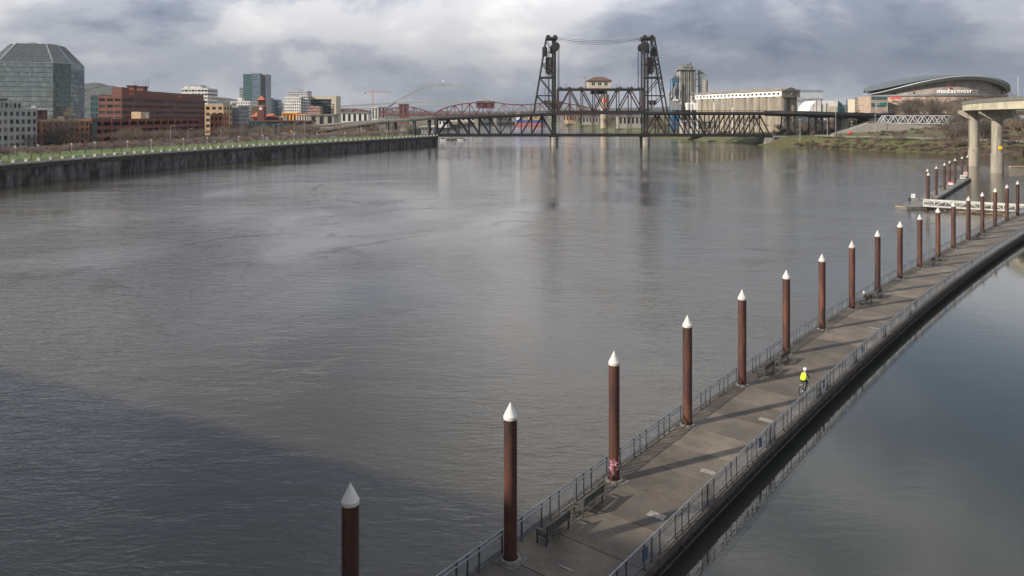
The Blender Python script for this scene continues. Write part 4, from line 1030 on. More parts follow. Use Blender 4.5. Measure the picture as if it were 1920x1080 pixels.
# ---- clock tower and station
M_clayroof = mat('orange_tile_roof', (0.36, 0.10, 0.055), 0.9, (0.28, 0.08, 0.045), 0.3)
def clock_tower():
    Y = 760; x0 = PX(482.5, Y); w = 6.8
    root = thing('clock_tower', 'red brick clock tower with orange pyramid roof', 'tower', (x0, Y, GL)); ze = PZ(188, Y) - GL
    add_box(root, 'shaft', M_brickd, 0, w, 0, w, -1, ze - 5.5)
    add_box(root, 'belfry', M_brickd, .5, w - .5, .5, w - .5, ze - 5.5, ze)
    for k in range(3): add_box(root, 'belfry_opening', M_void, 1.1 + k * 1.7, 2.3 + k * 1.7, .42, .6, ze - 4.6, ze - 1)
    add_box(root, 'cornice', M_tan, -.5, w + .5, -.5, w + .5, ze - 6.1, ze - 5.5); add_box(root, 'eaves', M_brick, -.5, w + .5, -.5, w + .5, ze, ze + .4)
    mb = MB(); c = w / 2; mb.add([(-.6, -.6, ze + .4), (w + .6, -.6, ze + .4), (w + .6, w + .6, ze + .4), (-.6, w + .6, ze + .4), (c, c, ze + 5.0)], [(3, 2, 1, 0), (0, 1, 4), (1, 2, 4), (2, 3, 4), (3, 0, 4)]); mb.build('roof', M_clayroof, root)
    mb = MB(); mb.tube((c, -.12, ze - 8.4), (c, .02, ze - 8.4), 1.7, 20); mb.build('clock_face', M_wht, root)
    mb = MB(); mb.bar((c, -.18, ze - 8.4), (c, -.18, ze - 7.1), .22); mb.bar((c, -.18, ze - 8.4), (c + .9, -.18, ze - 8.7), .22); mb.build('clock_hands', M_void, root)
    root = thing('station_hall', 'long brick station hall with orange hipped roofs below the clock tower', 'building', (PX(470, 770), 770, GL))
    L_ = PX(514, 770) - PX(470, 770); zt = PZ(219, 770) - GL
    add_box(root, 'wall', M_brickd, 0, L_, 0, 14, -1, zt)
    for (a, b, r) in ((0, 10, 4.5), (13.5, L_, 3.4)):
        mb = MB(); mb.add([(a, -1, zt), (b, -1, zt), (b, 15, zt), (a, 15, zt), (a + 3, 7, zt + r), (b - 3, 7, zt + r)], [(3, 2, 1, 0), (0, 1, 5, 4), (2, 3, 4, 5), (1, 2, 5), (3, 0, 4)]); mb.build('roof', M_clayroof, root)
    for k in range(9): add_box(root, 'window', M_glass, 1 + k * 2.6, 2.4 + k * 2.6, -.06, .1, zt - 5, zt - 1.6)
clock_tower()
# ---- apartment complex and dark office
Y = 1000
b = building('grey_apartments', 'tall grey and white apartment block with many small windows', 'building', PX(540, Y), Y, 26, 22, GL, PZ(171, Y), S=(9, 14, .6, .5), E=(6, 14, .6, .5), m=mat('grey_white_panel', (0.40, 0.40, 0.40), .8))
building('white_balcony_block', 'white block with balconies in front of the tall grey apartment block', 'building', PX(532, 960), 960, 22, 18, GL, PZ(183, 960), S=(8, 10, .55, .5), E=(5, 10, .55, .5), m=M_wht)
building('glass_corner_block', 'pale glass corner block beside the dark office', 'building', PX(561, 965), 965, 11, 18, GL, PZ(180, 965), S=(4, 11, .8, .6), E=(5, 11, .8, .6), m=M_wht, pane=M_gl_blue)
b = building('dark_office', 'dark glass office block with cream stone frame and end tower', 'building', PX(579, 980), 980, 30, 24, GL, PZ(186, 980), S=(10, 9, .92, .62), m=M_dgrey, pane=M_gl_dark)
add_box(b, 'stone_roof_frame', M_cream, -.5, 36.5, -.8, 25, PZ(186, 980) - GL + .02, PZ(180, 980) - GL)
add_box(b, 'stone_end', M_cream, 30.02, 36.4, -.7, 24.9, -1, PZ(186, 980) - GL)
for j in range(8): add_box(b, 'end_window', M_glass, 31, 33.8, -.78, -.6, 6 + j * 3.2, 7.8 + j * 3.2)
building('pink_low_block', 'low pinkish block with rows of windows before the dark office', 'building', PX(577, 900), 900, 15, 12, GL, PZ(201, 900), S=(6, 7, .6, .45), E=(3, 7, .6, .5), m=mat('pink_brick', (0.30, 0.17, 0.14), .9))
# ---- station concourse, sheds, market roofs
def shed(name, label, px0, px1, y, zpy, m, depth=14, rm=None, cols=4):
    x0 = PX(px0, y); w = PX(px1, y) - x0; h = PZ(zpy, y) - GL
    r = thing(name, label, 'building', (x0, y, GL)); add_box(r, 'wall', m, 0, w, 0, depth, -1, h - 1.2); add_box(r, 'roof', rm or m, -.8, w + .8, -1, depth + 1, h - 1.2, h)
    for k in range(cols): add_box(r, 'opening', M_void, (k + .25) * w / cols, (k + .75) * w / cols, -.05, .2, h * .35, h - 2.4)
    return r
shed('concourse', 'grey concrete concourse with wide dark opening under a flat roof slab', 580, 626, 690, 214, M_conc, 18, M_concold, 3)
M_orange = mat('orange_panel', (0.62, 0.26, 0.05), .8)
shed('orange_shed', 'low shed with orange lit roof behind the station', 530, 556, 800, 211, M_orange, 14, M_orange)
shed('yellow_roof_shed', 'low shed with yellow fascia and pale wall', 556, 575, 790, 214, M_wht, 12, M_orange)
shed('cream_shed', 'small cream shed beside the orange shed', 512, 532, 780, 218, M_wht, 10, M_tan, 3)
shed('train_shed', 'long low teal and brown train platform roof', 466, 585, 640, 225.5, M_gl_teal, 10, M_brickd, 18)
shed('pale_warehouse', 'pale gabled warehouse below the red truss bridge', 640, 690, 1080, 211, M_wht, 20, M_grey, 5)
shed('brick_mill', 'brick mill building with cream side standing behind the red truss bridge', 748, 764, 1330, 195, M_brick, 16, M_brickd, 2)
shed('white_silo_house', 'small white industrial tower below the orange crane', 697, 708, 1180, 201, M_wht, 10, M_wht, 2)
shed('grey_mill', 'grey flat mill building near the red truss bridge', 709, 722, 1350, 200, M_grey, 14, M_grey, 2)
shed('riverside_house', 'blue grey riverside building under the bridge approach', 790, 812, 640, 236, M_grey, 20, M_wht, 4)
shed('white_boathouse', 'white boathouse with dark openings by the bridge end', 822, 842, 980, 224, M_wht, 12, M_grey, 3)

# ================================================================ EAST SIDE
M_silo = mat('silo_concrete', (0.25, 0.215, 0.165), 0.9, (0.16, 0.14, 0.11), 0.35, stretch=(1, 1, .15), contrast=(.42, .6))
M_rustroof = mat('gallery_roof', (0.22, 0.19, 0.15), 0.9, (0.13, 0.11, 0.09), 0.2)
def silos():
    A = Vector((PX(1472, 600), 600)); B = Vector((PX(1312, 716), 716)); d = (B - A); L = d.length; d.normalize(); n = Vector((d.y, -d.x)) * -1   # n to the left/front
    if n.dot(Vector((-1, -1))) < 0: n = -n
    root = thing('grain_silos', 'long row of joined concrete grain silos with white windowed gallery on top', 'silo', (A.x, A.y, 5)); gz = 5
    zt = PZ(180.5, 600) - gz; N_ = 13; r = L / N_ / 2
    sm = MB(); sm.lathe([(r * 1.04, -2), (r * 1.04, zt)], 20); me = sm.mesh('silo', M_silo, True)
    for k in range(N_):
        for row in (0, 1):
            p = d * (r * (2 * k + 1)) - n * (row * 2 * r) ; link('silo', me, root, (p.x, p.y, 0))
    # gallery
    def box_along(name, m, a, b, o0, o1, z0, z1):
        mb = MB(); c = [d * a + n * o0, d * b + n * o0, d * b + n * o1, d * a + n * o1]; mb.prism([(v.x, v.y) for v in c], z0, z1); return mb.build(name, m, root)
    zg = zt + (PZ(170.5, 600) - PZ(180.5, 600))
    w = 2 * r * 1.9; o1, o0 = r * .95, r * .95 - w
    box_along('gallery_sill', M_white, -1, L + 1, o1 - .6, o1, zt, zt + 1.3); box_along('gallery_head', M_white, -1, L + 1, o1 - .6, o1, zt + 3.0, zg)
    g = 22
    for k in range(g + 1): box_along('gallery_pier', M_white, max(-1, (k - .22) * L / g), (k + .22) * L / g, o1 - .58, o1 - .01, zt + 1.3, zt + 3.0)
    box_along('gallery_core', M_void, -.5, L + .5, o0, o1 - .7, zt, zg)
    box_along('gallery_end', M_silo, -1.4, -.52, o0, o1 - .3, zt - 1, zg)
    mb = MB(); e = .7; zr = zg + 3.0; c = [d * -2 + n * (o1 + e), d * (L + 1.5) + n * (o1 + e), d * (L + 1.5) + n * (o0 - e), d * -2 + n * (o0 - e)]; m0 = d * -2 + n * ((o0 + o1) / 2); m1 = d * (L + 1.5) + n * ((o0 + o1) / 2)
    mb.add([(v.x, v.y, zg) for v in c] + [(m0.x, m0.y, zr), (m1.x, m1.y, zr)], [(0, 1, 2, 3), (0, 4, 5, 1), (3, 2, 5, 4), (0, 3, 4), (1, 5, 2)]); mb.build('gallery_roof', M_rustroof, root)
    mb = MB(); q = n * ((o0 + o1) / 2) - d * 1.46; mb.box(q.x - 1, q.x + 1, q.y - .2, q.y + .2, zt + 1.2, zt + 3); mb.build('end_window', M_glass, root)
silos()
M_pipe = mat('galvanised_pipework', (0.30, 0.31, 0.31), 0.5, (0.2, 0.2, 0.2), .8, metal=.3)
M_bluebox = mat('blue_cladding', (0.03, 0.09, 0.17), .5)
def elevator():
    Y = 745.0; rnd = random.Random(5); X0 = PX(1274, Y); root = thing('grain_elevator', 'tall grey grain elevator tower with pipes, conveyors and blue clad house', 'elevator', (X0, Y, 5)); z = lambda p: PZ(p, Y) - 5; x = lambda p: PX(p, Y) - X0
    zt = z(131); w = x(1305)
    add_box(root, 'core', M_concold, .8, w - .8, 1, 14, -2, zt)
    ri = w / 8 / 2
    for k in range(8):
        mb = MB(); mb.lathe([(ri * .9, -1), (ri * .9, zt - .5)], 10, ((2 * k + 1) * ri, .9, 0)); mb.build('bin', M_concold, root, smooth=True)
    for k in range(7): add_box(root, 'ring_beam', M_pipe, -.2, w + .2, -.25, .3, zt * (k + 1) / 8 - .25, zt * (k + 1) / 8 + .25)
    for k in range(5): mb = MB(); mb.bar((w * (k + .5) / 5, -.7, 0), (w * (k + .5) / 5, -.7, zt), .3); mb.build('downpipe', M_pipe, root)
    add_box(root, 'stair_shaft', M_conc, x(1273), x(1277) , -2, 2, -2, z(156))
    add_box(root, 'head_floor', M_pipe, -1.5, w + 1.5, -1.5, 15, zt, zt + .8)
    for k in range(22):
        a = rnd.uniform(0, w - 2); y = rnd.uniform(-.5, 12); hh = rnd.uniform(1.5, 4) * (1.9 if 4 < a < 12 else 1); s = rnd.uniform(.8, 2.6); add_box(root, 'head_machine', M_pipe if k % 2 else M_concold, a, a + s, y, y + s, zt + .8, zt + .8 + hh)
    for k in range(14):
        mb = MB(); a = Vector((rnd.uniform(0, w), rnd.uniform(-1, 8), zt + rnd.uniform(1, 5))); b = Vector((rnd.uniform(0, w), rnd.uniform(-1, 8), zt + rnd.uniform(2, 8))); mb.tube(a, b, .3, 6); mb.build('pipe', M_pipe, root)
    mb = MB(); mb.bar((x(1288), 2, zt), (x(1288), 2, z(113)), .2); mb.build('antenna', M_pipe, root)
    add_box(root, 'blue_house', M_bluebox, x(1262), x(1273.5), 4, 14, -1, z(146.5))
    for k in range(10): add_box(root, 'roof_machine', M_pipe, x(1263 + k), x(1264.3 + k), 5 + k % 3, 7 + k % 3, z(146.5), z(145 - rnd.uniform(0, 6)))
    # leaning conveyor and side leg tower
    add_box(root, 'leg_tower', M_concold, x(1312), x(1317), 2, 6, -1, z(134)); add_box(root, 'leg_head', M_pipe, x(1311), x(1319), 1, 7, z(136), z(132))
    mb = MB(); mb.lathe([(2.6, -1), (2.6, z(152)), (2.0, z(150))], 14, (x(1324), 3, 0)); mb.build('tank', M_concold, root, smooth=True)
    mb = MB(); mb.bar((x(1304), 3, z(130)), (x(1318), 3, z(131)), .8); mb.build('bridge_conveyor', M_pipe, root)
    for p in ((1319, 134, 1327, 152), (1317, 140, 1322, 150), (1316, 136, 1326, 141), (1305, 140, 1312, 137), (1305, 150, 1312, 146), (1303, 160, 1314, 163)):
        mb = MB(); mb.tube((x(p[0]), 2.5, z(p[1])), (x(p[2]), 2.5, z(p[3])), .45, 6); mb.build('pipe', M_pipe, root)
    for k in range(9): mb = MB(); zz = z(178 - k * 5); mb.bar((x(1311), 1.5, zz), (x(1321), 1.5, zz), .35); mb.build('gantry', M_pipe, root)
    for k in range(26):
        a = rnd.uniform(1254, 1274); hh = rnd.uniform(150, 190) if a > 1261 else rnd.uniform(163, 190); mb = MB(); mb.tube((x(a), rnd.uniform(-3, 3), z(199)), (x(a + rnd.uniform(-2, 2)), rnd.uniform(-3, 3), z(hh)), rnd.uniform(.25, .8), 6); mb.build('pipe', M_pipe, root)
    for k in range(14): a = rnd.uniform(1256, 1300); add_box(root, 'low_plant', M_white if k % 3 else M_pipe, x(a), x(a + rnd.uniform(3, 9)), -6 + k * .3, -1.5 + k * .07, z(206) - k * .05, z(rnd.uniform(186, 196)))
    # long white inclined conveyor truss
    root = thing('conveyor_gallery', 'white lattice conveyor sloping down in front of the grain silos', 'conveyor', (PX(1300, 640), 640, 6)); O = root.location
    a = Vector((PX(1296, 640) - O.x, 0, PZ(180, 640) - 6)); b = Vector((PX(1393, 620) - O.x, -20, PZ(207, 620) - 6)); up = Vector((0, 0, 3.2)); mb = MB(); mb.bar(a, b, .4); mb.bar(a + up, b + up, .4); mb.build('chord', M_pipe, root)
    for k in range(16):
        p = a.lerp(b, k / 16); q = a.lerp(b, (k + 1) / 16); mb = MB(); mb.bar(p, p + up, .25); mb.bar(p + up, q, .22); mb.build('lattice', M_pipe, root)
    for f in (0.0, .12, .45, .8): p = a.lerp(b, f); mb = MB(); mb.bar((p.x, p.y, -2), p, .6); mb.build('support_leg', M_white, root)
elevator()
building('grey_shed_block', 'large plain grey metal warehouse behind the grain silos', 'building', PX(1484, 700), 700, 30, 40, 7, PZ(170.5, 700), S=(14, 4, .9, .6), m=M_grey, pane=mat('clad_grey', (0.42, .45, .48), .6, (.36, .39, .42), .3), pane_name='cladding_panel', dep=.2)
def tent_hall():
    Y = 640; x0 = PX(1512, Y); L_ = PX(1586, Y) - x0; root = thing('white_vault_hall', 'white barrel vaulted hall with curved glazed end', 'hall', (x0, Y, 18)); z0 = -8; zt = PZ(188.5, Y) - 18
    prof = [(0, z0), (1.5, zt * .35), (4.5, zt * .72), (9, zt * .96), (12.5, zt)]
    mb = MB(); k = len(prof); vs = [(x * .9, y, z) for y in (0, 26) for (x, z) in prof] ; fs = [(i, i + 1, k + i + 1, k + i) for i in range(k - 1)]
    mb.add(vs, fs); mb.box(11.2, L_ - 7, 0, 26, z0, zt); mb.build('vault', M_wht, root)
    mb = MB(); mb.add([(L_ - 7, 0, z0), (L_, 0, z0), (L_ - 1, 0, zt * .55), (L_ - 3.5, 0, zt * .85), (L_ - 7, 0, zt), (L_ - 7, 26, zt), (L_ - 3.5, 26, zt * .85), (L_ - 1, 26, zt * .55), (L_, 26, z0)], [(0, 1, 2, 3, 4), (4, 3, 6, 5), (3, 2, 7, 6), (2, 1, 8, 7)]); mb.build('glazed_end', M_gl_teal, root)
    mb = MB(); mb.add([(0, -.05, z0)] + [(x * .9, -.05, z) for x, z in prof] + [(11.3, -.05, z0)], [(0, 1, 2, 3, 4, 5, 6)]); mb.build('end_wall', M_wht, root)
    add_box(root, 'tan_panel', M_cream, L_ - 17, L_ - 8, -.4, -.05, z0, zt * .7)
    for f in (.34, .22, .98): add_box(root, 'post', M_dgrey, L_ * f, L_ * f + .5, -3, -2.5, z0, zt + 1.0 * (f > .3))
tent_hall()
building('beige_far_office', 'beige office block with strip windows left of the arena', 'building', PX(1603, 950), 950, 22, 20, 14, PZ(187, 950), S=(7, 9, .9, .45), m=M_cream)
# ---- arena
M_arena = mat('arena_concrete', (0.34, 0.255, 0.195), 0.9, (0.28, 0.21, 0.165), 0.2)
M_arenaup = mat('arena_upper', (0.29, 0.24, 0.21), 0.8, (0.18, 0.15, 0.135), 0.15)
M_aroof = mat('arena_roof', (0.07, 0.085, 0.085), 0.5, (0.058, 0.072, 0.075), 0.05, metal=.2)
M_aroof2 = mat('arena_roof_light', (0.26, 0.28, 0.28), 0.5)
M_ledge = mat('arena_ledge', (0.13, 0.14, 0.145), 0.6)
def arena():
    Yc = 860.0; cx = PX(1752, Yc); root = thing('arena', 'large round arena with dark curved roof and white letters on its wall', 'arena', (cx, Yc, 20)); gz = 20; a, b = 72.0, 60.0
    k = Yc / F
    zl = PZ(176, 800) - gz
    mb = MB(); mb.lathe([(1, -6), (1, zl - 2)], 72, (0, 0, 0), a + 1.5, b + 1.5); mb.build('lower_wall', M_arena, root, smooth=True)
    mb = MB(); mb.lathe([(1.0, zl - 2), (1.022, zl - 2), (1.022, zl), (.9, zl)], 72, (0, 0, 0), a + 1.5, b + 1.5); mb.build('ledge', M_ledge, root)
    zc = PZ(142, 800) - gz
    def zr(x): return zc - 17.5 * (x / 76.0) ** 2 - .0 
    # upper drum following the vaulted roof
    mb = MB(); n = 96; vs = []
    for i in range(n):
        t = 2 * math.pi * i / n; x, y = (a - 4) * math.cos(t), (b - 4) * math.sin(t); vs += [(x, y, zl - .5), (x, y, zr(x) - 3.0)]
    mb.add(vs, [(2 * i, 2 * ((i + 1) % n), 2 * ((i + 1) % n) + 1, 2 * i + 1) for i in range(n)]); mb.build('upper_wall', M_arenaup, root, smooth=True)
    # roof plate
    nx, ny = 48, 24; top = MB(); ra, rb = 76.5, 66.0
    vs = []; idx = {}
    for i in range(nx + 1):
        x = ra * math.sin(math.pi / 2 * (2 * i / nx - 1)); yb = rb * math.sqrt(max(0, 1 - (x / ra) ** 2))
        for j in range(ny + 1):
            y = yb * (2 * j / ny - 1); e = math.sqrt((x / ra) ** 2 + (y / rb) ** 2); zz = zr(x) + 3.2 * (1 - (y / rb) ** 2)
            vs.append((x, y, zz))
    W = ny + 1; m_ = len(vs)
    top.add(vs, [(i * W + j, (i + 1) * W + j, (i + 1) * W + j + 1, i * W + j + 1) for i in range(nx) for j in range(ny)]); top.build('roof', M_aroof, root, smooth=True)
    # deep edge fascia tapering to the tips
    fa = MB(); fv = []; n = 120
    for i in range(n + 1):
        t = math.pi + math.pi * 2 * i / n; x, y = ra * math.cos(t), rb * math.sin(t); th = 4.2 * (1 - .75 * (x / ra) ** 4); x2, y2 = x * .95, y * .95
        fv += [(x, y, zr(x) + .02), (x * 1.004, y * 1.004, zr(x) - .9), (x2, y2, zr(x) - th)]
    fa.add(fv, [q for i in range(n) for q in ((3 * i, 3 * i + 1, 3 * i + 4, 3 * i + 3), (3 * i + 1, 3 * i + 2, 3 * i + 5, 3 * i + 4))]); fa.build('roof_edge', M_aroof2, root)
    sf = MB(); sv = []
    for i in range(n + 1):
        t = 2 * math.pi * i / n; x, y = ra * .95 * math.cos(t), rb * .95 * math.sin(t); th = 4.2 * (1 - .75 * (x / ra * 1.05) ** 4) if abs(x) < ra else 1
        sv += [(x, y, zr(x / .95) - th - .01), ((a - 4.5) * math.cos(t), (b - 4.5) * math.sin(t), zr((a - 4) * math.cos(t)) - 3.2)]
    sf.add(sv, [(2 * i, 2 * i + 1, 2 * i + 3, 2 * i + 2) for i in range(n)]); sf.build('soffit', M_aroof, root)
    # lettering
    def text(body, px, size, zc_, m, bold, ex=.35, wall=(a - 4, b - 4)):
        # place along the curved wall, letter by letter
        xs = px
        t_x = xs; y = -wall[1] * math.sqrt(1 - (t_x / wall[0]) ** 2); ang = math.atan2(-(wall[1] ** 2) * t_x * -1, (wall[0] ** 2) * -y)
        cu = bpy.data.curves.new('letter', 'FONT'); cu.body = body; cu.size = size; cu.extrude = ex; cu.offset = bold; cu.align_x = 'CENTER'
        tmp = bpy.data.objects.new('tmp', cu); COL.objects.link(tmp); dg = bpy.context.evaluated_depsgraph_get(); me = bpy.data.meshes.new_from_object(tmp.evaluated_get(dg)); bpy.data.objects.remove(tmp); me.materials.clear(); me.materials.append(m)
        slope = (wall[1] ** 2 * t_x) / (wall[0] ** 2 * -y)
        o = link('letter', me, root, (t_x, y - .25, zc_)); o.rotation_euler = (R(90), 0, math.atan(slope)); return o
    M_sign = mat('sign_white', (0.85, 0.85, 0.84), .5, spec=.3); M_signr = mat('sign_red', (0.55, 0.03, 0.05), .5)
    def solve_x(p, wa, wb):
        x = 0.0
        for _ in range(30):
            y = Yc - wb * math.sqrt(max(0, 1 - (x / wa) ** 2)); x = PX(p, y) - cx; x = max(-wa * .97, min(wa * .97, x))
        return x
    px0, px1 = 1755.5, 1822.5; word = 'modacenter'; wd = [1.5, 1, 1.05, 1, .85, .9, .95, .6, .9, .62]; s = sum(wd); acc = 0
    for ch, w in zip(word, wd):
        p = lerp(px0, px1, (acc + w / 2) / s); acc += w; i = word.index(ch)
        bold = acc <= 4.6; text(ch, solve_x(p, a - 4, b - 4), 6.6, zl + 1.2, M_sign, .03 if bold else -.02)
    xd = solve_x(1779, a - 4, b - 4); d = MB(); d.tube((xd, -b + 3.2, zl + 7.4), (xd, -b + 6, zl + 7.4), .8, 12); d.build('red_dot', M_signr, root)
    # lower emblem and glazing
    def on_wall(px, pad=.3):
        x = solve_x(px, a + 1.5, b + 1.5); y = -(b + 1.5) * math.sqrt(1 - (x / (a + 1.5)) ** 2) - pad; sl = ((b + 1.5) ** 2 * x) / ((a + 1.5) ** 2 * -y); return x, y, math.atan(sl)
    x, y, r_ = on_wall(1672); mb = MB(); mb.tube((0, -.2, 0), (0, .6, 0), 1.5, 18); o = mb.build('red_emblem', M_signr, root, (x, y, PZ(183.5, 830) - gz)); o.rotation_euler.z = r_
    x, y, r_ = on_wall(1679.5)
    o = text('moda', 0, 5.0, 0, M_signr, .12); o.location = (x, y, PZ(185, 830) - gz); o.rotation_euler = (R(90), 0, r_); o.name = 'small_sign'
    ex0, ex1, ey = PX(1632.5, 815) - cx, PX(1664.5, 815) - cx, 815 - Yc
    eb = add_box(root, 'entrance_block', M_arena, ex0, ex1, ey, ey + 30, -6, zl - 2.1)
    for y0, y1 in ((187, 181), (200.5, 193)): add_box(root, 'entrance_glazing', M_gl_teal, ex0 + .8, ex1 - .8, ey - .2, ey + .1, PZ(y0, 815) - gz, PZ(y1, 815) - gz)
    for (p0, p1, y0, y1, mm) in ((1671, 1684, 192, 189.5, M_brickd), (1783, 1822, 193, 189, M_gl_blue), (1700, 1714, 191, 188.5, M_brickd)):
        q = MB(); n = 6
        for i in range(n):
            xa, ya, _ = on_wall(lerp(p0, p1, i / n), .25); xb, yb, _ = on_wall(lerp(p0, p1, (i + 1) / n), .25); q.add([(xa, ya, PZ(y0, 830) - gz), (xb, yb, PZ(y0, 830) - gz), (xb, yb, PZ(y1, 830) - gz), (xa, ya, PZ(y1, 830) - gz), (xa, ya + 1.5, PZ(y1, 830) - gz), (xb, yb + 1.5, PZ(y1, 830) - gz)], [(0, 1, 2, 3), (3, 2, 5, 4)])
        q.build('glazing_band', mm, root)
    for p in (1652, 1667, 1715, 1797, 1836): 
        x = solve_x(p, a - 4, b - 4); y = -(b - 4) * math.sqrt(1 - (x / (a - 4)) ** 2); add_box(root, 'vent', M_void, x - 1.2, x + 1.2, y - .3, y + 1, zl + 1, zl + 2.6)
arena()
# ---- motorway overpass on round columns
M_over = mat('overpass_concrete', (0.50, 0.45, 0.32), 0.85, (0.36, 0.325, 0.235), 0.12, stretch=(1, 1, 2))
M_overw = mat('overpass_parapet', (0.16, 0.155, 0.135), 0.9, (0.12, 0.115, 0.10), 0.5)
M_col = mat('column_concrete', (0.28, 0.25, 0.20), 0.9, (0.19, 0.17, 0.14), 0.5, stretch=(1, 1, .12), contrast=(.4, .58), col3=(0.11, 0.10, 0.085), scale3=.9, con3=(.56, .7))
def overpass():
    root = thing('motorway_overpass', 'cream concrete road overpass curving in on tall round river columns', 'overpass', (180, 272, 0)); O = root.location.copy()
    zt = 26.0
    cpts = [(150, 190), (157, 215), (166, 243), (177.5, 273), (193, 307), (207, 330), (226, 350), (252, 368), (290, 384), (340, 396), (400, 402)]
    P = []
    for i in range(len(cpts) - 1):
        for k in range(3): t = k / 3; P.append((lerp(cpts[i][0], cpts[i + 1][0], t), lerp(cpts[i][1], cpts[i + 1][1], t)))
    P.append(cpts[-1])
    V = smooth([Vector(p) for p in P], 4); L = [(v.x - O.x, v.y - O.y, zt) for v in V]
    ribbon(MB(), L, 11.5, .35).build('road_deck', M_overw, root)
    ribbon(MB(), [(x, y, z - .36) for x, y, z in L], 11.1, 2.5).build('box_girder', M_over, root)
    ribbon_par(L, 11.5, .95, .3).build('parapet', M_overw, root)
    for (x, y, nm) in ((193.5, 310, 0), (178.4, 272, 1)):
        mb = MB(); r = 1.85; cb = Vector((x - O.x, y - O.y, 0))
        mb.lathe([(2.1, -4), (2.1, 7.2), (r, 7.4), (r, 21.0)], 24, cb); mb.build('column', M_col, root, smooth=True)
        t = Vector((.37, .93)).normalized(); n = Vector((t.y, -t.x)); mb = MB()
        h = 5.6; z1 = zt - 2.75; z0 = 19.4; c = cb.to_2d()
        prof = [(-h, z1), (-h, z1 - 1.5), (-1.9, z0), (1.9, z0), (h, z1 - 1.5), (h, z1)]
        vs = [];
        for s in (-1.5, 1.5): vs += [(c.x + n.x * a + t.x * s, c.y + n.y * a + t.y * s, z) for a, z in prof]
        mb.add(vs, [(0, 1, 2, 3, 4, 5), (11, 10, 9, 8, 7, 6)] + [(i, 6 + i, 6 + (i + 1) % 6, (i + 1) % 6) for i in range(6)]); mb.build('cap_beam', M_col, root)
    for (x, y) in ((290, 384), (340, 396)):
        mb = MB(); z = east_h(x, y) - 2; mb.lathe([(1.9, z), (1.9, zt - 3)], 16, (x - O.x, y - O.y, 0)); mb.build('column', M_col, root, smooth=True)
    mb = MB(); x, y = 178.4 - O.x, 272 - O.y; mb.box(x - .75, x + .55, y - 1.98, y - 1.86, PZ(280, 270), PZ(274, 270)); mb.build('yellow_sign', mat('sign_yellow', (0.85, 0.52, 0.02), .5), root)
    mb = MB(); x = PX(1909, 255) - O.x; y = 255 - O.y; 
    mb.tube((x, y, zt), (x, y, PZ(143, 255)), .12, 6); mb.path([(x, y, PZ(143, 255)), (x - .8, y, PZ(141, 255)), (x - 2.2, y, PZ(140.5, 255))], .08, 5); mb.box(x - 2.6, x - 1.7, y - .15, y + .15, PZ(140.8, 255), PZ(140, 255)); mb.build('lamp_post', M_lampgrey, root)
    # second carriageway seen below on the right
    root = thing('lower_overpass', 'grey lower road overpass passing behind the tall round columns', 'overpass', (255, 330, 0)); O = root.location.copy()
    L = [(x - O.x, y - O.y, 21.2) for x, y in ((236, 352), (262, 352), (300, 350), (360, 345))]
    ribbon(MB(), L, 9, 1.4).build('road_deck', mat('blue_grey_concrete', (.26, .28, .29), .8), root)
    for x in (262, 300): mb = MB(); mb.box(x - 2 - O.x, x + 2 - O.x, 18, 24, east_h(x, 351) - 2, 19.7); mb.build('pier', M_col, root)
overpass()
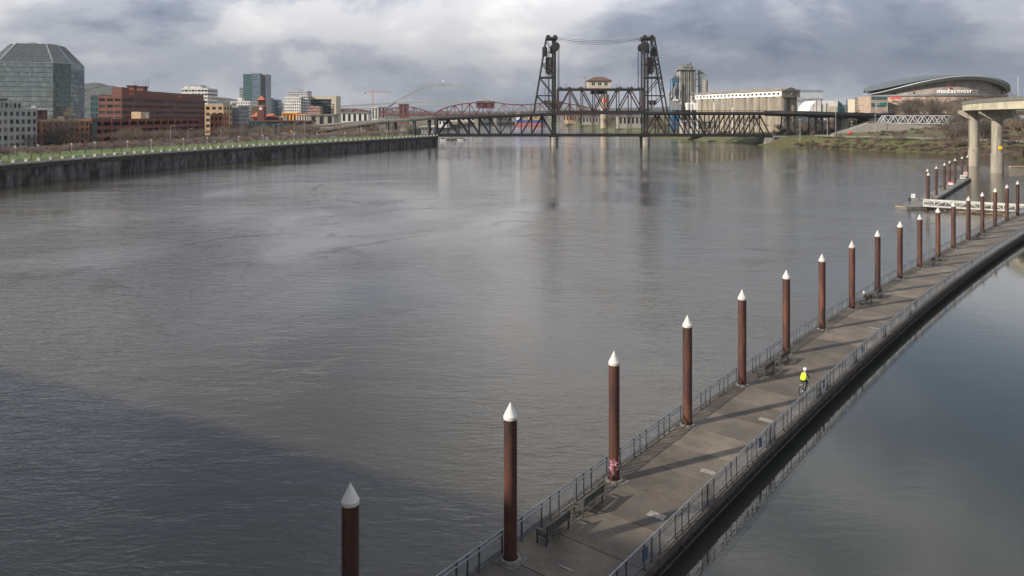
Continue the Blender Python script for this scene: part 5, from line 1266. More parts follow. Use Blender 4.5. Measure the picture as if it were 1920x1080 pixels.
# ---- white pedestrian truss, ramp wall
def foot_truss():
    Y = 505.0; root = thing('white_footbridge', 'white steel truss footbridge above the grassy bank ramp', 'footbridge', (PX(1650, Y), Y, PZ(231.5, Y))); L_ = PX(1797, Y) - PX(1650, Y); h = PZ(217, Y) - PZ(231.5, Y); n = 8; pw = L_ / n
    M_wt = mat('white_steel', (0.46, 0.48, 0.50), .5)
    for y in (0, 4):
        for nm, a, b, w in (('bottom_chord', (0, y, 0), (L_, y, 0), .55), ('top_chord', (pw * .5, y, h), (L_ - pw * .5, y, h), .5)): mb = MB(); mb.bar(a, b, w); mb.build(nm, M_wt, root)
        for k in range(n):
            mb = MB(); mb.bar((k * pw, y, 0), ((k + .5) * pw, y, h), .34); mb.build('diagonal', M_wt, root); mb = MB(); mb.bar(((k + .5) * pw, y, h), ((k + 1) * pw, y, 0), .34); mb.build('diagonal', M_wt, root)
    add_box(root, 'deck', M_grey, 0, L_, .3, 3.7, -.3, .1)
    for x in (1, L_ - 1): add_box(root, 'pier', M_conc, x - .8, x + .8, .8, 3.2, -14, -.3)
    # retaining wall with ramp
    pts = [(1562, 252.5, 251.5), (1580, 251, 246.5), (1600, 250, 240.5), (1615, 249, 235), (1629, 246, 230.5), (1660, 246, 231), (1700, 248, 233), (1740, 250, 236), (1790, 250, 240.5), (1822, 248, 243.5)]
    root = thing('ramp_wall', 'pale concrete ramp wall rising and falling below the white footbridge', 'wall', (PX(1629, 500), 500, 8)); O = root.location.copy()
    for (p0, l0, u0), (p1, l1, u1) in zip(pts, pts[1:]):
        Y0 = 500; mb = MB(); xa, xb = PX(p0, Y0) - O.x, PX(p1, Y0) - O.x; za, zb = PZ(u0, Y0) - O.z, PZ(u1, Y0) - O.z
        mb.add([(xa, 0, -6), (xb - .05, 0, -6), (xb - .05, 0, zb), (xa, 0, za), (xa, 3.5, -6), (xb - .05, 3.5, -6), (xb - .05, 3.5, zb), (xa, 3.5, za)], [(0, 1, 2, 3), (7, 6, 5, 4), (3, 2, 6, 7), (0, 3, 7, 4), (1, 5, 6, 2), (4, 5, 1, 0)])
        mb.build('wall_panel', M_conc, root)
        mb = MB(); mb.bar((xa, .2, za + 1.1), (xb, .2, zb + 1.1), .12); mb.bar((xa, .2, za + .6), (xb, .2, zb + .6), .07)
        for f in (0, .25, .5, .75): mb.bar((lerp(xa, xb, f), .2, lerp(za, zb, f)), (lerp(xa, xb, f), .2, lerp(za, zb, f) + 1.1), .09)
        mb.build('railing', M_lampgrey, root)
foot_truss()

# ================================================================ TREES
M_bark = mat('tree_bark', (0.045, 0.034, 0.028), 0.95, (0.07, 0.055, 0.045), 1.2)
M_twig = mat('twig_cherry', (0.215, 0.155, 0.130), 0.9, (0.16, 0.118, 0.098), 0.15)
M_twigb = mat('twig_brown', (0.15, 0.108, 0.082), 0.9, (0.11, 0.082, 0.062), 0.08)
M_twigd = mat('twig_dark', (0.085, 0.064, 0.05), 0.9, (0.06, 0.05, 0.04), 0.1)
M_fir = mat('evergreen', (0.016, 0.030, 0.014), 0.9, (0.028, 0.040, 0.018), 0.4)
def seg3(mb, p, q, r0, r1):
    d = (q - p)
    if d.length < 1e-4: return
    d.normalize(); u = Vector((0, 0, 1)) if abs(d.z) < .9 else Vector((1, 0, 0)); a = d.cross(u).normalized(); b = d.cross(a); vs = []
    for c, r in ((p, r0), (q, r1)):
        for t in (0, 2.094, 4.188): vs.append(c + a * (r * math.cos(t)) + b * (r * math.sin(t)))
    mb.add(vs, [(0, 3, 4, 1), (1, 4, 5, 2), (2, 5, 3, 0)])
def bare_tree(seed, h, spread, trunk_h, limbs=6, levels=4, kids=3, tw=.016, flat=1.0, rise=.62, m=None):
    rnd = random.Random(seed); tr = MB(); cr = MB(); r0 = h * .022
    p = Vector((0, 0, -.4)); top = Vector((rnd.uniform(-.2, .2), rnd.uniform(-.2, .2), trunk_h))
    tr.tube(p, Vector((top.x * .4, top.y * .4, trunk_h * .45)), r0 * 1.35, 7, r0 * 1.05, caps=False); tr.tube(Vector((top.x * .4, top.y * .4, trunk_h * .45)), top, r0 * 1.05, 7, r0 * .9, caps=False)
    def grow(p, d, l, r, lev):
        q = p
        n = 2
        for s in range(n):
            d2 = (d + Vector((rnd.uniform(-.22, .22), rnd.uniform(-.22, .22), rnd.uniform(-.05, .16)))).normalized(); e = q + d2 * (l / n); seg3(cr, q, e, r * (1 - .25 * s), r * (.75 - .25 * s)); q = e; d = d2
            if lev < levels:
                for k in range(kids if s else kids - 1):
                    ax = Vector((rnd.gauss(0, 1), rnd.gauss(0, 1), rnd.gauss(.15, .55) * flat)).normalized(); nd = (d * rnd.uniform(.55, 1.0) + ax * rnd.uniform(.5, .9)).normalized()
                    grow(q, nd, l * rnd.uniform(.52, .74), max(tw, r * .5), lev + 1)
    for k in range(limbs):
        a = 2 * math.pi * (k + rnd.uniform(-.3, .3)) / limbs; d = Vector((math.cos(a) * spread, math.sin(a) * spread, rise)).normalized(); grow(top - Vector((0, 0, rnd.uniform(0, trunk_h * .3))), d, (h - trunk_h) * rnd.uniform(.42, .58), r0 * .62, 1)
    return tr.mesh('trunk', M_bark), cr.mesh('crown', m or M_twig)
CH = [bare_tree(100 + i, 6.6, 1.25, 1.9, 7, 4, 3, .045, .8, .60) for i in range(4)]
BG = [bare_tree(200 + i, 12.5, .85, 3.0, 6, 4, 3, .034, 1.0, .95, M_twigb) for i in range(3)]
DK_ = [bare_tree(300 + i, 15.0, .75, 2.6, 7, 4, 3, .042, 1.0, 1.1, M_twigd) for i in range(3)]
def shrub_mesh(seed, m):
    rnd = random.Random(seed); mb = MB()
    for k in range(150):
        a = rnd.uniform(0, 6.28); p = Vector((rnd.gauss(0, .5), rnd.gauss(0, .5), -.2)); d = Vector((math.cos(a) * .6, math.sin(a) * .6, rnd.uniform(.5, 1.4))).normalized(); l = rnd.uniform(.7, 2.0); q = p + d * l * .6; seg3(mb, p, q, .035, .025)
        for j in range(3): e = q + (d + Vector((rnd.gauss(0, .5), rnd.gauss(0, .5), rnd.gauss(0, .3)))).normalized() * l * .5; seg3(mb, q, e, .022, .014)
    return mb.mesh('stems', m)
SHR = [shrub_mesh(1, M_twigb), shrub_mesh(2, M_twigd), shrub_mesh(3, mat('twig_straw', (0.16, 0.125, 0.07), .95, (0.10, .085, .045), .3))]
def put_tree(meshes, x, y, z, s, label, group, name='bare_tree'):
    t = thing(name, label, 'tree', (x, y, z), random.uniform(0, 6.28), group); t.scale = (s, s, s * random.uniform(.9, 1.1)); link('trunk', meshes[0], t); link('crown', meshes[1], t); return t
rt = random.Random(21)
def wall_at(t, d):
    t = max(0, min(len(WALL) - 1.001, t)); k = int(t); return wall_off(d, k).lerp(wall_off(d, k + 1), t - k)
LB = 'low spreading leafless cherry tree on the lawn behind the river wall'; GB = 'cherry trees on the riverside lawn'
for row, (d0, n, sc) in enumerate(((14, 42, .80), (30, 34, .62), (46, 26, .62))):
    for k in range(n):
        t = (1.6 if row < 2 else 5.4) + (len(WALL) - (2.9 if row < 2 else 6.7)) * (k + rt.uniform(-.25, .25) + .5 * (row % 2)) / n; p = wall_at(t, d0 + rt.uniform(-2, 2)); put_tree(CH[rt.randrange(4)], p.x, p.y, GL + .5, sc * rt.uniform(.85, 1.15), LB, GB, 'cherry_tree')
LB = 'tall leafless brown street tree between the riverside road and the buildings'; GB = 'street trees along the riverside road'
for k in range(64):
    t = 5.3 + (len(WALL) - 6.9) * (k + rt.uniform(-.4, .4)) / 64; p = wall_at(t, rt.uniform(50, 92)); put_tree(BG[rt.randrange(3)], p.x, p.y, GL, rt.uniform(.5, .8), LB, GB, 'street_tree')
LB = 'tall leafless tree growing beneath the road ramps of the lift bridge'; GB = 'trees under the west ramps'
for k in range(26):
    px = rt.uniform(430, 800); Y = rt.uniform(500, 600); put_tree(BG[rt.randrange(3)], PX(px, Y), Y, GL, rt.uniform(.55, .8), LB, GB, 'ramp_tree')
# dark dense tree before the low orange building
for (px, Y, s) in ((112, 318, .95), (127, 330, .85)):
    put_tree(DK_[0], PX(px, Y), Y, GL, s, 'dark dense tree standing before the low orange brick building', 'dark trees before the orange building', 'dark_tree')
# east bank trees
LB = 'leafless brown tree on the slope below the arena'; GB = 'trees on the arena slope'
for k in range(54):
    px = rt.uniform(1560, 1870) if k % 3 == 0 else rt.uniform(1690, 1870); Y = rt.uniform(560, 680); x = PX(px, Y)
    if px < 1680: s = rt.uniform(.5, .75)
    else: s = rt.uniform(.75, 1.25)
    put_tree((BG + DK_)[rt.randrange(6)], x, Y, east_h(x, Y) - .3, s, LB, GB, 'slope_tree')
LB = 'leafless tree in the scrub under the steel viaduct'; GB = 'trees under the steel viaduct'
for k in range(34):
    px = rt.uniform(1452, 1670); Y = rt.uniform(552, 610); x = PX(px, Y); put_tree((BG + DK_)[rt.randrange(6)], x, Y, east_h(x, Y) - .3, rt.uniform(.4, .68), LB, GB, 'scrub_tree')
LB = 'leafless tree on the bank behind the overpass columns'; GB = 'trees behind the overpass columns'
for k in range(44):
    px = rt.uniform(1780, 1960); Y = rt.uniform(395, 520); x = PX(px, Y); put_tree((BG + DK_)[rt.randrange(6)], x, Y, east_h(x, Y) - .3, rt.uniform(.55, .9) * (1.45 if px > 1885 else 1), LB, GB, 'bank_tree')
LB = 'leafless tree on the far east shore beyond the lift bridge'; GB = 'trees on the far east shore'
for k in range(60):
    Y = rt.uniform(700, 1500); x = interp(EY, EX, Y) + rt.uniform(6, 60); put_tree((BG + DK_)[rt.randrange(6)], x, Y, east_h(x, Y) - .3, rt.uniform(.7, 1.2), LB, GB, 'shore_tree')
LB = 'thin leafless sapling on the grassy river bank'; GB = 'saplings on the grassy bank'
for (px, d) in ((1558, 14), (1575, 9), (1606, 10), (1632, 12), (1640, 9), (1664, 14), (1672, 16), (1684, 10), (1706, 18), (1731, 15), (1757, 17), (1790, 12), (1805, 9)):
    Y = interp([1520, 1620, 1720, 1820], [485, 455, 428, 399], px) + 8; x = interp(EY, EX, Y) + d; put_tree(BG[rt.randrange(3)], x, Y, east_h(x, Y) - .2, rt.uniform(.36, .55), LB, GB, 'sapling')
# evergreen
def fir():
    rnd = random.Random(9); Y = 610; x = PX(1748, Y); root = thing('evergreen_tree', 'small dark green conifer among leafless trees below the arena', 'tree', (x, Y, east_h(x, Y) - .3)); mb = MB(); mb.tube((0, 0, 0), (0, 0, 15), .3, 6, .05); mb.build('trunk', M_bark, root); c = MB()
    for k in range(1400):
        z = rnd.uniform(1.5, 15.5); r = (16 - z) * .22 * math.sqrt(rnd.random()) + .1; a = rnd.uniform(0, 6.28); p = Vector((r * math.cos(a), r * math.sin(a), z)); e = Vector((math.cos(a) * .9, math.sin(a) * .9, -.35)) * rnd.uniform(.5, .9); w = Vector((-math.sin(a), math.cos(a), 0)) * .25; c.add([p - w, p + w, p + e], [(0, 1, 2)])
    c.build('crown', M_fir, root)
fir()
# scrub on the waterline of the east bank, far tree belts: masses
def scrub(name, label, pts, meshes):
    mb = MB(); rnd = random.Random(len(pts))
    for (x, y, z, s) in pts:
        me = meshes[rnd.randrange(len(meshes))]; a = rnd.uniform(0, 6.28); c, sn = math.cos(a) * s, math.sin(a) * s; o = len(mb.v)
        mb.v.extend([(x + v.co.x * c - v.co.y * sn, y + v.co.x * sn + v.co.y * c, z + v.co.z * s) for v in me.vertices]); mb.f.extend([tuple(i + o for i in p.vertices) for p in me.polygons]); mb.m.extend([0 if me is SHR[0] else 1 if me is SHR[1] else 2] * len(me.polygons))
    tag(mb.build(name, [M_twigb, M_twigd, MATS['twig_straw']]), label, 'scrub', kind='stuff')
P_ = []
for k in range(330):
    Y = rt.uniform(330, 500); d = abs(rt.gauss(0, 6)) + .6; x = interp(EY, EX, Y) + d; P_.append((x, Y, east_h(x, Y), rt.uniform(.5, 1.3)))
scrub('bank_scrub', 'brown leafless scrub along the waterline of the grassy bank', P_, SHR)
P_ = []
for k in range(260):
    px = rt.uniform(1450, 1930); Y = rt.uniform(530, 640); x = PX(px, Y); P_.append((x, Y, east_h(x, Y), rt.uniform(1.0, 2.0)))
for k in range(160):
    px = rt.uniform(1770, 1940); Y = rt.uniform(360, 470); x = PX(px, Y); P_.append((x, Y, east_h(x, Y), rt.uniform(.9, 1.9)))
for k in range(70):
    px = rt.uniform(1625, 1840); Y = rt.uniform(470, 496); x = PX(px, Y); P_.append((x, Y, east_h(x, Y), rt.uniform(.5, 1.1)))
scrub('hill_scrub', 'brown scrub covering the slope under the steel viaduct', P_, SHR[:2])
# dry grass tufts over the bank
def tufts():
    rnd = random.Random(77); mb = MB()
    for k in range(9000):
        Y = rnd.uniform(335, 520); ex = interp(EY, EX, Y); d = rnd.uniform(.5, 30); x = ex + d; z = east_h(x, Y); h = rnd.uniform(.25, .7); a = rnd.uniform(0, 3.14); w = Vector((math.cos(a), math.sin(a), 0)) * rnd.uniform(.15, .4); p = Vector((x, Y, z - .05)); l = Vector((rnd.gauss(0, .15), rnd.gauss(0, .15), h)); mb.cur = rnd.randrange(2); mb.add([p - w, p + w, p + l], [(0, 1, 2)])
    tag(mb.build('bank_grass_tufts', [mat('grass_green', (0.060, 0.085, 0.018), .95, (.08, .09, .025), .2), mat('grass_dry', (0.14, .115, .055), .95, (.09, .08, .035), .2)]), 'rough tufted grass on the river bank', 'grass', kind='stuff')
tufts()
# bank path
def bank_path():
    mb = MB(); vs = []; ys = [500 - k * 4 for k in range(44)]
    for y in ys:
        ex = interp(EY, EX, y)
        for d in (17.5, 21.5): vs.append((ex + d, y, max(east_h(ex + 17.5, y), east_h(ex + 21.5, y)) + .25))
    mb.add(vs, [(2 * i, 2 * i + 1, 2 * i + 3, 2 * i + 2) for i in range(len(ys) - 1)]); tag(mb.build('bank_path', M_pave), kind='structure')
    root = thing('path_railing', 'thin grey railing following the path on top of the grassy bank', 'railing', (interp(EY, EX, 480) + 17, 480, 6)); O = root.location
    P = [Vector((vs[2 * i][0] + .2 - O.x, vs[2 * i][1] - O.y, vs[2 * i][2] - O.z)) for i in range(len(ys))]
    for a, b in zip(P, P[1:]):
        mb = MB(); u = Vector((0, 0, 1.1)); mb.bar(a + u, b + u, .12); mb.bar(a + u * .5, b + u * .5, .07); mb.bar(a, a + u, .1); mb.build('rail_section', M_lampgrey, root)
bank_path()
# red sculpture by the ramp foot
root = thing('red_sculpture', 'bright red angular sculpture at the foot of the pale ramp wall', 'sculpture', (PX(1594, 488), 488, PZ(252, 488)))
M_scul = mat('sculpture_red', (0.55, 0.04, 0.03), .5)
for k, (a, b) in enumerate((((-1.4, 0, 0), (.2, 0, 1.9)), ((.2, 0, 1.9), (1.5, .2, .2)), ((-1.2, .4, .9), (1.3, -.2, 1.1)))): mb = MB(); mb.bar(a, b, .8, .7); mb.build('blade', M_scul, root)

# ================================================================ LAMPS, SIGNS, CARS
M_lamp_head = mat('lamp_glass', (0.5, 0.49, 0.46), .4)
def lamp_proto(h, arm):
    p = MB(); p.tube((0, 0, -.3), (0, 0, h), .11, 6, .07); a = MB()
    if arm: a.path([(0, 0, h), (arm * .35, 0, h + .55), (arm, 0, h + .7)], .06, 5)
    l = MB(); l.box(arm - .45, arm + .45, -.17, .17, h + .58, h + .76) if arm else l.lathe([(.1, h), (.28, h + .15), (.3, h + .5), (.05, h + .7)], 8)
    return p.mesh('pole', M_lampgrey), (a.mesh('arm', M_lampgrey) if arm else None), l.mesh('lamp_head', M_lampgrey if arm else M_lamp_head)
LPA, LPB = lamp_proto(10.5, 2.2), lamp_proto(4.4, 0)
def lamp(x, y, z, pr, rz, label, group, s=1.0):
    t = thing('street_lamp', label, 'lamp', (x, y, z), rz, group); t.scale = (s, s, s); link('pole', pr[0], t); link('lamp_head', pr[2], t)
    if pr[1]: link('arm', pr[1], t)
for (px, py) in ((322, 236), (354, 241), (416, 237), (487, 233), (515, 233), (523, 231), (556, 229), (574, 226)):
    best = min((abs(960 + wall_at(1 + q * .1, 49).x / wall_at(1 + q * .1, 49).y * F - px), q) for q in range(100)); p = wall_at(1 + best[1] * .1, 49)
    lamp(p.x, p.y, GL, LPA, 0, 'tall grey street lamp with curved arm beside the riverside road', 'arm lamps by the riverside road', (PZ(py, p.y) - GL) / 11.2)
for k in range(18):
    p = wall_at(1.7 + k * .5, 9 + 2 * (k % 2)); lamp(p.x, p.y, GL, LPB, 0, 'short park lamp with white globe beside the riverside promenade', 'park lamps by the promenade')
for (px, pyb, h_) in ((1567, 250, 1.0), (1563, 250, 1.0)):
    pass
for (px, Y, zt, lab) in ((1567, 500, 187, 'tall thin lamp mast at the end of the bank path'), (1551, 505, 222, 'short lamp post beside the flat girder span'), (1597, 500, 228, 'lamp post before the concrete viaduct pier'), (1641, 495, 216, 'lamp post on top of the pale ramp wall'), (1500, 500, 224, 'lamp post by the trestle legs')):
    z0 = east_h(PX(px, Y), Y); s = (PZ(zt, Y) - z0) / 5.1; t = thing('lamp_mast', lab, 'lamp', (PX(px, Y), Y, z0)); p = MB(); hh = PZ(zt, Y) - z0; p.tube((0, 0, -.3), (0, 0, hh), .14, 6, .09); p.build('pole', M_lampgrey, t); l = MB(); l.box(-.5, .5, -.2, .2, hh - .1, hh + .25); l.build('lamp_head', M_lamp_head, t)
# masts along the east viaduct and sign gantry with green boards
root = thing('sign_gantry', 'grey road sign gantry carrying green direction boards over the viaduct end', 'gantry', (PX(1645, 600), 600, 15)); O = root.location
for p in (1643, 1663):
    mb = MB(); x = PX(p, 600) - O.x
    for s in (-.5, .5): mb.bar((x + s, 0, -2), (x + s, 0, PZ(192, 600) - 15), .28)
    for k in range(8): mb.bar((x - .5, 0, 1.5 * k), (x + .5, 0, 1.5 * k + 1.5), .16)
    mb.build('post', M_lampgrey, root)
mb = MB(); mb.bar((PX(1641, 600) - O.x, 0, PZ(196, 600) - 15), (PX(1665, 600) - O.x, 0, PZ(196, 600) - 15), .3); mb.bar((PX(1641, 600) - O.x, 0, PZ(193.5, 600) - 15), (PX(1665, 600) - O.x, 0, PZ(193.5, 600) - 15), .3); mb.build('beam', M_lampgrey, root)
M_gsign = mat('sign_green', (0.012, 0.16, 0.10), .5)
for p in (1650, 1656): mb = MB(); mb.box(PX(p, 600) - O.x, PX(p + 5.2, 600) - O.x, -.5, -.3, PZ(196.5, 600) - 15, PZ(192, 600) - 15); mb.build('sign_board', M_gsign, root)
for k, (px, Y) in enumerate(((1471, 534), (1525, 540), (1541, 541), (1574, 550), (1610, 560))):
    t = thing('overhead_mast', 'thin dark tram wire mast standing on the steel viaduct', 'mast', (PX(px, Y), Y, 22), 0, 'tram masts on the viaduct'); mb = MB(); mb.bar((0, 0, 0), (0, 0, 7.5), .22); mb.build('pole', M_dark, t); mb = MB(); mb.bar((0, 0, 6.6), (3.4, 0, 6.9), .12); mb.build('bracket', M_dark, t)
# yellow diamond signs by the road
for (px, py, lab) in ((508, 244, 'yellow diamond road sign among trees beside the second ramp'), (546, 246, 'yellow diamond road sign before the long concrete ramp')):
    Y = 470; t = thing('warning_sign', lab, 'sign', (PX(px, Y), Y, GL)); z = PZ(py, Y) - GL; mb = MB(); mb.bar((0, 0, 0), (0, 0, z), .12); mb.build('post', M_lampgrey, t); mb = MB(); mb.add([(-.95, -.1, z), (0, -.1, z - .95), (.95, -.1, z), (0, -.1, z + .95), (-.95, -.06, z), (0, -.06, z - .95), (.95, -.06, z), (0, -.06, z + .95)], [(0, 1, 2, 3), (7, 6, 5, 4), (0, 4, 5, 1), (1, 5, 6, 2), (2, 6, 7, 3), (3, 7, 4, 0)]); mb.build('board', MATS['sign_yellow'], t)
# cars
def car_mesh(m):
    b = MB(); pr = [(-2.1, .35), (-2.1, .85), (-1.5, .95), (-.95, 1.42), (.65, 1.42), (1.2, .98), (2.1, .82), (2.15, .35)]; n = len(pr)
    vs = [(x, -.85 * (.86 if z > 1.2 else 1), z) for x, z in pr] + [(x, .85 * (.86 if z > 1.2 else 1), z) for x, z in pr]; b.add(vs, [tuple(range(n)), tuple(reversed(range(n, 2 * n)))] + [(i, n + i, n + (i + 1) % n, (i + 1) % n) for i in range(n)]); body = b.mesh('body', m)
    g = MB()
    for s in (-1, 1): g.add([(-1.35, s * .84, 1.0), (1.05, s * .84, 1.0), (.6, s * .77, 1.36), (-.9, s * .77, 1.36)], [(0, 1, 2, 3)])
    g.add([(1.22, -.7, 1.0), (1.22, .7, 1.0), (.7, .62, 1.4), (.7, -.62, 1.4)], [(0, 1, 2, 3)]); g.add([(-1.52, -.7, .98), (-1.52, .7, .98), (-.98, .62, 1.4), (-.98, -.62, 1.4)], [(3, 2, 1, 0)])
    w = MB(); w.tube((0, -.1, 0), (0, .1, 0), .33, 12); return body, g.mesh('glazing', M_glass), w.mesh('wheel', M_void)
CARM = {'white': mat('car_white', (.7, .7, .7), .3), 'silver': mat('car_silver', (.4, .42, .44), .3, metal=.5), 'black': mat('car_black', (.012, .012, .014), .25), 'red': mat('car_red', (.35, .03, .03), .3), 'blue': mat('car_blue', (.05, .09, .2), .3)}
CM = {k: car_mesh(m) for k, m in CARM.items()}
def car(x, y, z, rz, c, label, group=None):
    t = thing('car', label, 'car', (x, y, z), rz, group); bm, gl, wh = CM[c]; link('body', bm, t); link('glazing', gl, t)
    for dx in (-1.35, 1.35):
        for dy in (-.8, .8): link('wheel', wh, t, (dx, dy, .33))
for k, (px, c) in enumerate(((10, 'black'), (28, 'black'), (57, 'silver'), (69, 'silver'), (90, 'blue'), (118, 'white'), (152, 'red'), (215, 'white'), (262, 'black'), (374, 'white'), (400, 'silver'), (455, 'white'))):
    t = interp([-260, -120, 0, 100, 200, 300, 400, 500, 600], list(range(9)), px + 60); best = None
    for q in range(40):
        p = wall_at(1 + q * .2, 55 + 6 * (k % 2)); e = abs(960 + p.x / p.y * F - px)
        if best is None or e < best[0]: best = (e, p, q)
    p = best[1]; d = wall_at(1 + best[2] * .2 + .2, 58) - wall_at(1 + best[2] * .2, 58); car(p.x, p.y, GL + .015, math.atan2(d.y, d.x), c, {'black': 'black car on the riverside road behind the cherry trees', 'silver': 'silver car on the riverside road behind the cherry trees', 'white': 'white car on the riverside road behind the cherry trees', 'blue': 'dark blue car on the riverside road behind the cherry trees', 'red': 'red car on the riverside road behind the cherry trees'}[c], 'cars on the riverside road')
car(PX(706, 552), 549, PZ(231, 552) + .3, R(188), 'white', 'white car driving on the long concrete ramp')

# ================================================================ SHIP AND FAR SHORE
def ship():
    Y = 1640; x0 = PX(967, Y); L_ = PX(1021, Y) - x0; root = thing('cargo_ship', 'blue cargo ship with red bottom and yellow deck cranes moored far upriver', 'ship', (x0, Y, 0)); z1, z2 = 5.5, 11.5
    def hull(name, za, zb, m, e): mb = MB(); mb.prism([(-e, 4), (2, 0), (L_ - 8, 0), (L_ + e, 9), (L_ - 8, 18), (2, 18), (-e, 14)], za, zb); mb.build(name, m, root)
    hull('hull_bottom', -2, z1, mat('ship_red', (0.33, 0.10, 0.08), .6), 1); hull('hull', z1 + .01, z2, mat('ship_blue', (0.025, 0.07, 0.22), .5), 2)
    add_box(root, 'bridge_house', M_wht, 1, 9, 2, 16, z2, z2 + 14)
    M_cy = mat('ship_crane', (0.55, 0.32, 0.08), .6)
    for f in (.25, .45, .62, .8): x = L_ * f; mb = MB(); mb.bar((x, 9, z2), (x, 9, z2 + 13), 2.2); mb.bar((x, 9, z2 + 12), (x + 9, 9, z2 + 6), 1); mb.build('deck_crane', M_cy, root)
    for f in (.33, .53, .71): add_box(root, 'hatch', M_cy, L_ * f - 3, L_ * f + 3, 4, 14, z2, z2 + 2.4)
ship()
shed('far_terminal', 'tan terminal building on the far shore behind the lift span', 1056, 1082, 1500, 214, M_tan, 24, M_cream, 5)
shed('far_warehouse', 'low cream warehouse on the far east shore', 1092, 1128, 1250, 219, M_conc, 24, M_grey, 6)
shed('far_red_shed', 'low dark shed on the far shore left of the ship', 905, 960, 1800, 221, M_dgrey, 24, M_brickd, 7)
shed('far_pale_row', 'row of pale low sheds on the far shore under the red bridge', 820, 900, 1850, 221, M_cream, 24, M_wht, 9)
shed('shore_warehouse', 'pale warehouse seen through the right truss span', 1160, 1206, 900, 217, M_conc, 24, M_grey, 6)
shed('silo_base_house', 'grey industrial building seen through the trusses before the silos', 1280, 1345, 640, 226, M_conc, 16, M_grey, 7)
def tan_silo():
    Y = 1050; t = thing('tan_silo', 'single tan concrete silo with red mark behind the lift span house', 'silo', (PX(1134, Y), Y, 6)); mb = MB(); mb.lathe([(6.2, -3), (6.2, PZ(178, Y) - 6), (5, PZ(176.5, Y) - 6)], 24); mb.build('shell', mat('dull_tan', (.27, .23, .17), .9), t, smooth=True); mb = MB(); mb.lathe([(6.26, PZ(192, Y) - 6), (6.26, PZ(186, Y) - 6)], 10, a0=R(240), a1=R(300)); mb.build('red_mark', M_scul, t)
tan_silo()
def small_dock():
    Y = 640; root = thing('small_float', 'small moored float with stacked timber under the west bridge end', 'dock', (PX(845, Y), Y, 0)); add_box(root, 'deck', M_kerb, -9, 13, -2, 3, -.2, .7)
    for k in range(7): mb = MB(); mb.bar((-8 + k * 2.6, -1, .9), (-5 + k * 2.6, 2, 1.0 + .2 * (k % 2)), .5); mb.build('timber', M_cream if k % 2 else M_kerb, root)
    mb = MB(); mb.tube((1, -2.4, -3), (1, -2.4, 4.5), .35, 8); mb.build('pile', M_kerb, root)
    for k, dx in enumerate((-6, 9)):
        t = thing('small_boat', 'small white boat moored beside the float under the bridge end', 'boat', (PX(845, Y) + dx, Y - 4.2, 0), .2, 'small boats at the float'); mb = MB(); mb.prism([(-2.6, -.9), (1.6, -.9), (3.0, 0), (1.6, .9), (-2.6, .9)], -.2, .8); mb.build('hull', M_white, t); mb = MB(); mb.box(-1.2, .6, -.6, .6, .8, 1.7); mb.build('cabin', M_glass, t)
small_dock()

# ================================================================ BENCHES
M_bench = mat('bench_metal', (0.030, 0.036, 0.036), .5, (0.05, .055, .05), 3)
M_benchw = mat('bench_slat', (0.065, 0.060, 0.052), .8, (0.04, .038, .034), 3)
def bench(i, t, label, group=None):
    p = off(i, t, .40); d = (off(i, t + .02, .4) - off(i, t - .02, .4)).normalized(); root = thing('bench', label, 'bench', (p.x, p.y, DK), math.atan2(d.y, d.x), group); L_ = 1.85
    # local x along the walkway, +y towards the river, backrest on the walkway side
    for k in range(4): mb = MB(); y = -.16 + k * .13; mb.box(-L_ / 2, L_ / 2, y - .05, y + .05, .44, .475); mb.build('seat_slat', M_benchw, root)
    for k in range(4): mb = MB(); z = .55 + k * .105; mb.box(-L_ / 2, L_ / 2, -.27 - k * .02, -.245 - k * .02, z, z + .09); mb.build('back_slat', M_benchw, root)
    for x in (-L_ / 2, L_ / 2):
        mb = MB(); mb.box(x - .035, x + .035, .25, .31, 0, .64); mb.build('leg', M_bench, root); mb = MB(); mb.bar((x, -.22, 0), (x, -.33, .98), .07, .06); mb.build('leg', M_bench, root)
        mb = MB(); mb.box(x - .04, x + .04, -.28, .33, .62, .67); mb.build('armrest', M_bench, root); mb = MB(); mb.box(x - .03, x + .03, -.24, .27, .40, .44); mb.build('side_rail', M_bench, root)
    return root
BT = 'dark slatted metal bench facing the river on the walkway'
bench(3, .30, 'dark slatted bench with red scrawl on its back beside the river railing', None)
bench(3, .64, 'dark slatted bench right before the pile with pink graffiti')
bench(6, .36, 'dark slatted bench in the pair nearest the cyclist', 'bench pair by the cyclist'); bench(6, .72, 'dark slatted bench in the pair nearest the cyclist', 'bench pair by the cyclist')
sitb = bench(9, .36, 'dark slatted bench with a person seated at its end'); bench(9, .76, 'empty dark slatted bench next to the bench with a seated person')
for i in (12, 15): bench(i, .35, 'dark slatted bench on the far stretch of the walkway', 'far walkway benches'); bench(i, .72, 'dark slatted bench on the far stretch of the walkway', 'far walkway benches')
# red scrawl on the first bench, moss under benches
def moss(i, t):
    rnd = random.Random(int(i * 10 + t * 100)); mb = MB(); p = off(i, t, .45); d = (off(i, t + .02, .4) - off(i, t - .02, .4)).normalized(); n = Vector((d.y, -d.x))
    for k in range(110):
        q = p + d * rnd.uniform(-1, 1) + n * rnd.gauss(0, .2); a = rnd.uniform(0, 3.14); w = Vector((math.cos(a), math.sin(a), 0)) * .035; b = Vector((q.x, q.y, DK)); mb.add([b - w, b + w, b + Vector((rnd.gauss(0, .02), rnd.gauss(0, .02), rnd.uniform(.02, .05)))], [(0, 1, 2)])
    tag(mb.build('moss_patch', mat('moss', (0.035, .055, .012), .95)), 'green moss and weeds under the walkway benches', 'moss', 'moss under benches', 'stuff')
for i, t in ((3, .3), (3, .64), (6, .36), (6, .72), (9, .36), (9, .76), (12, .35), (12, .72)): moss(i, t)

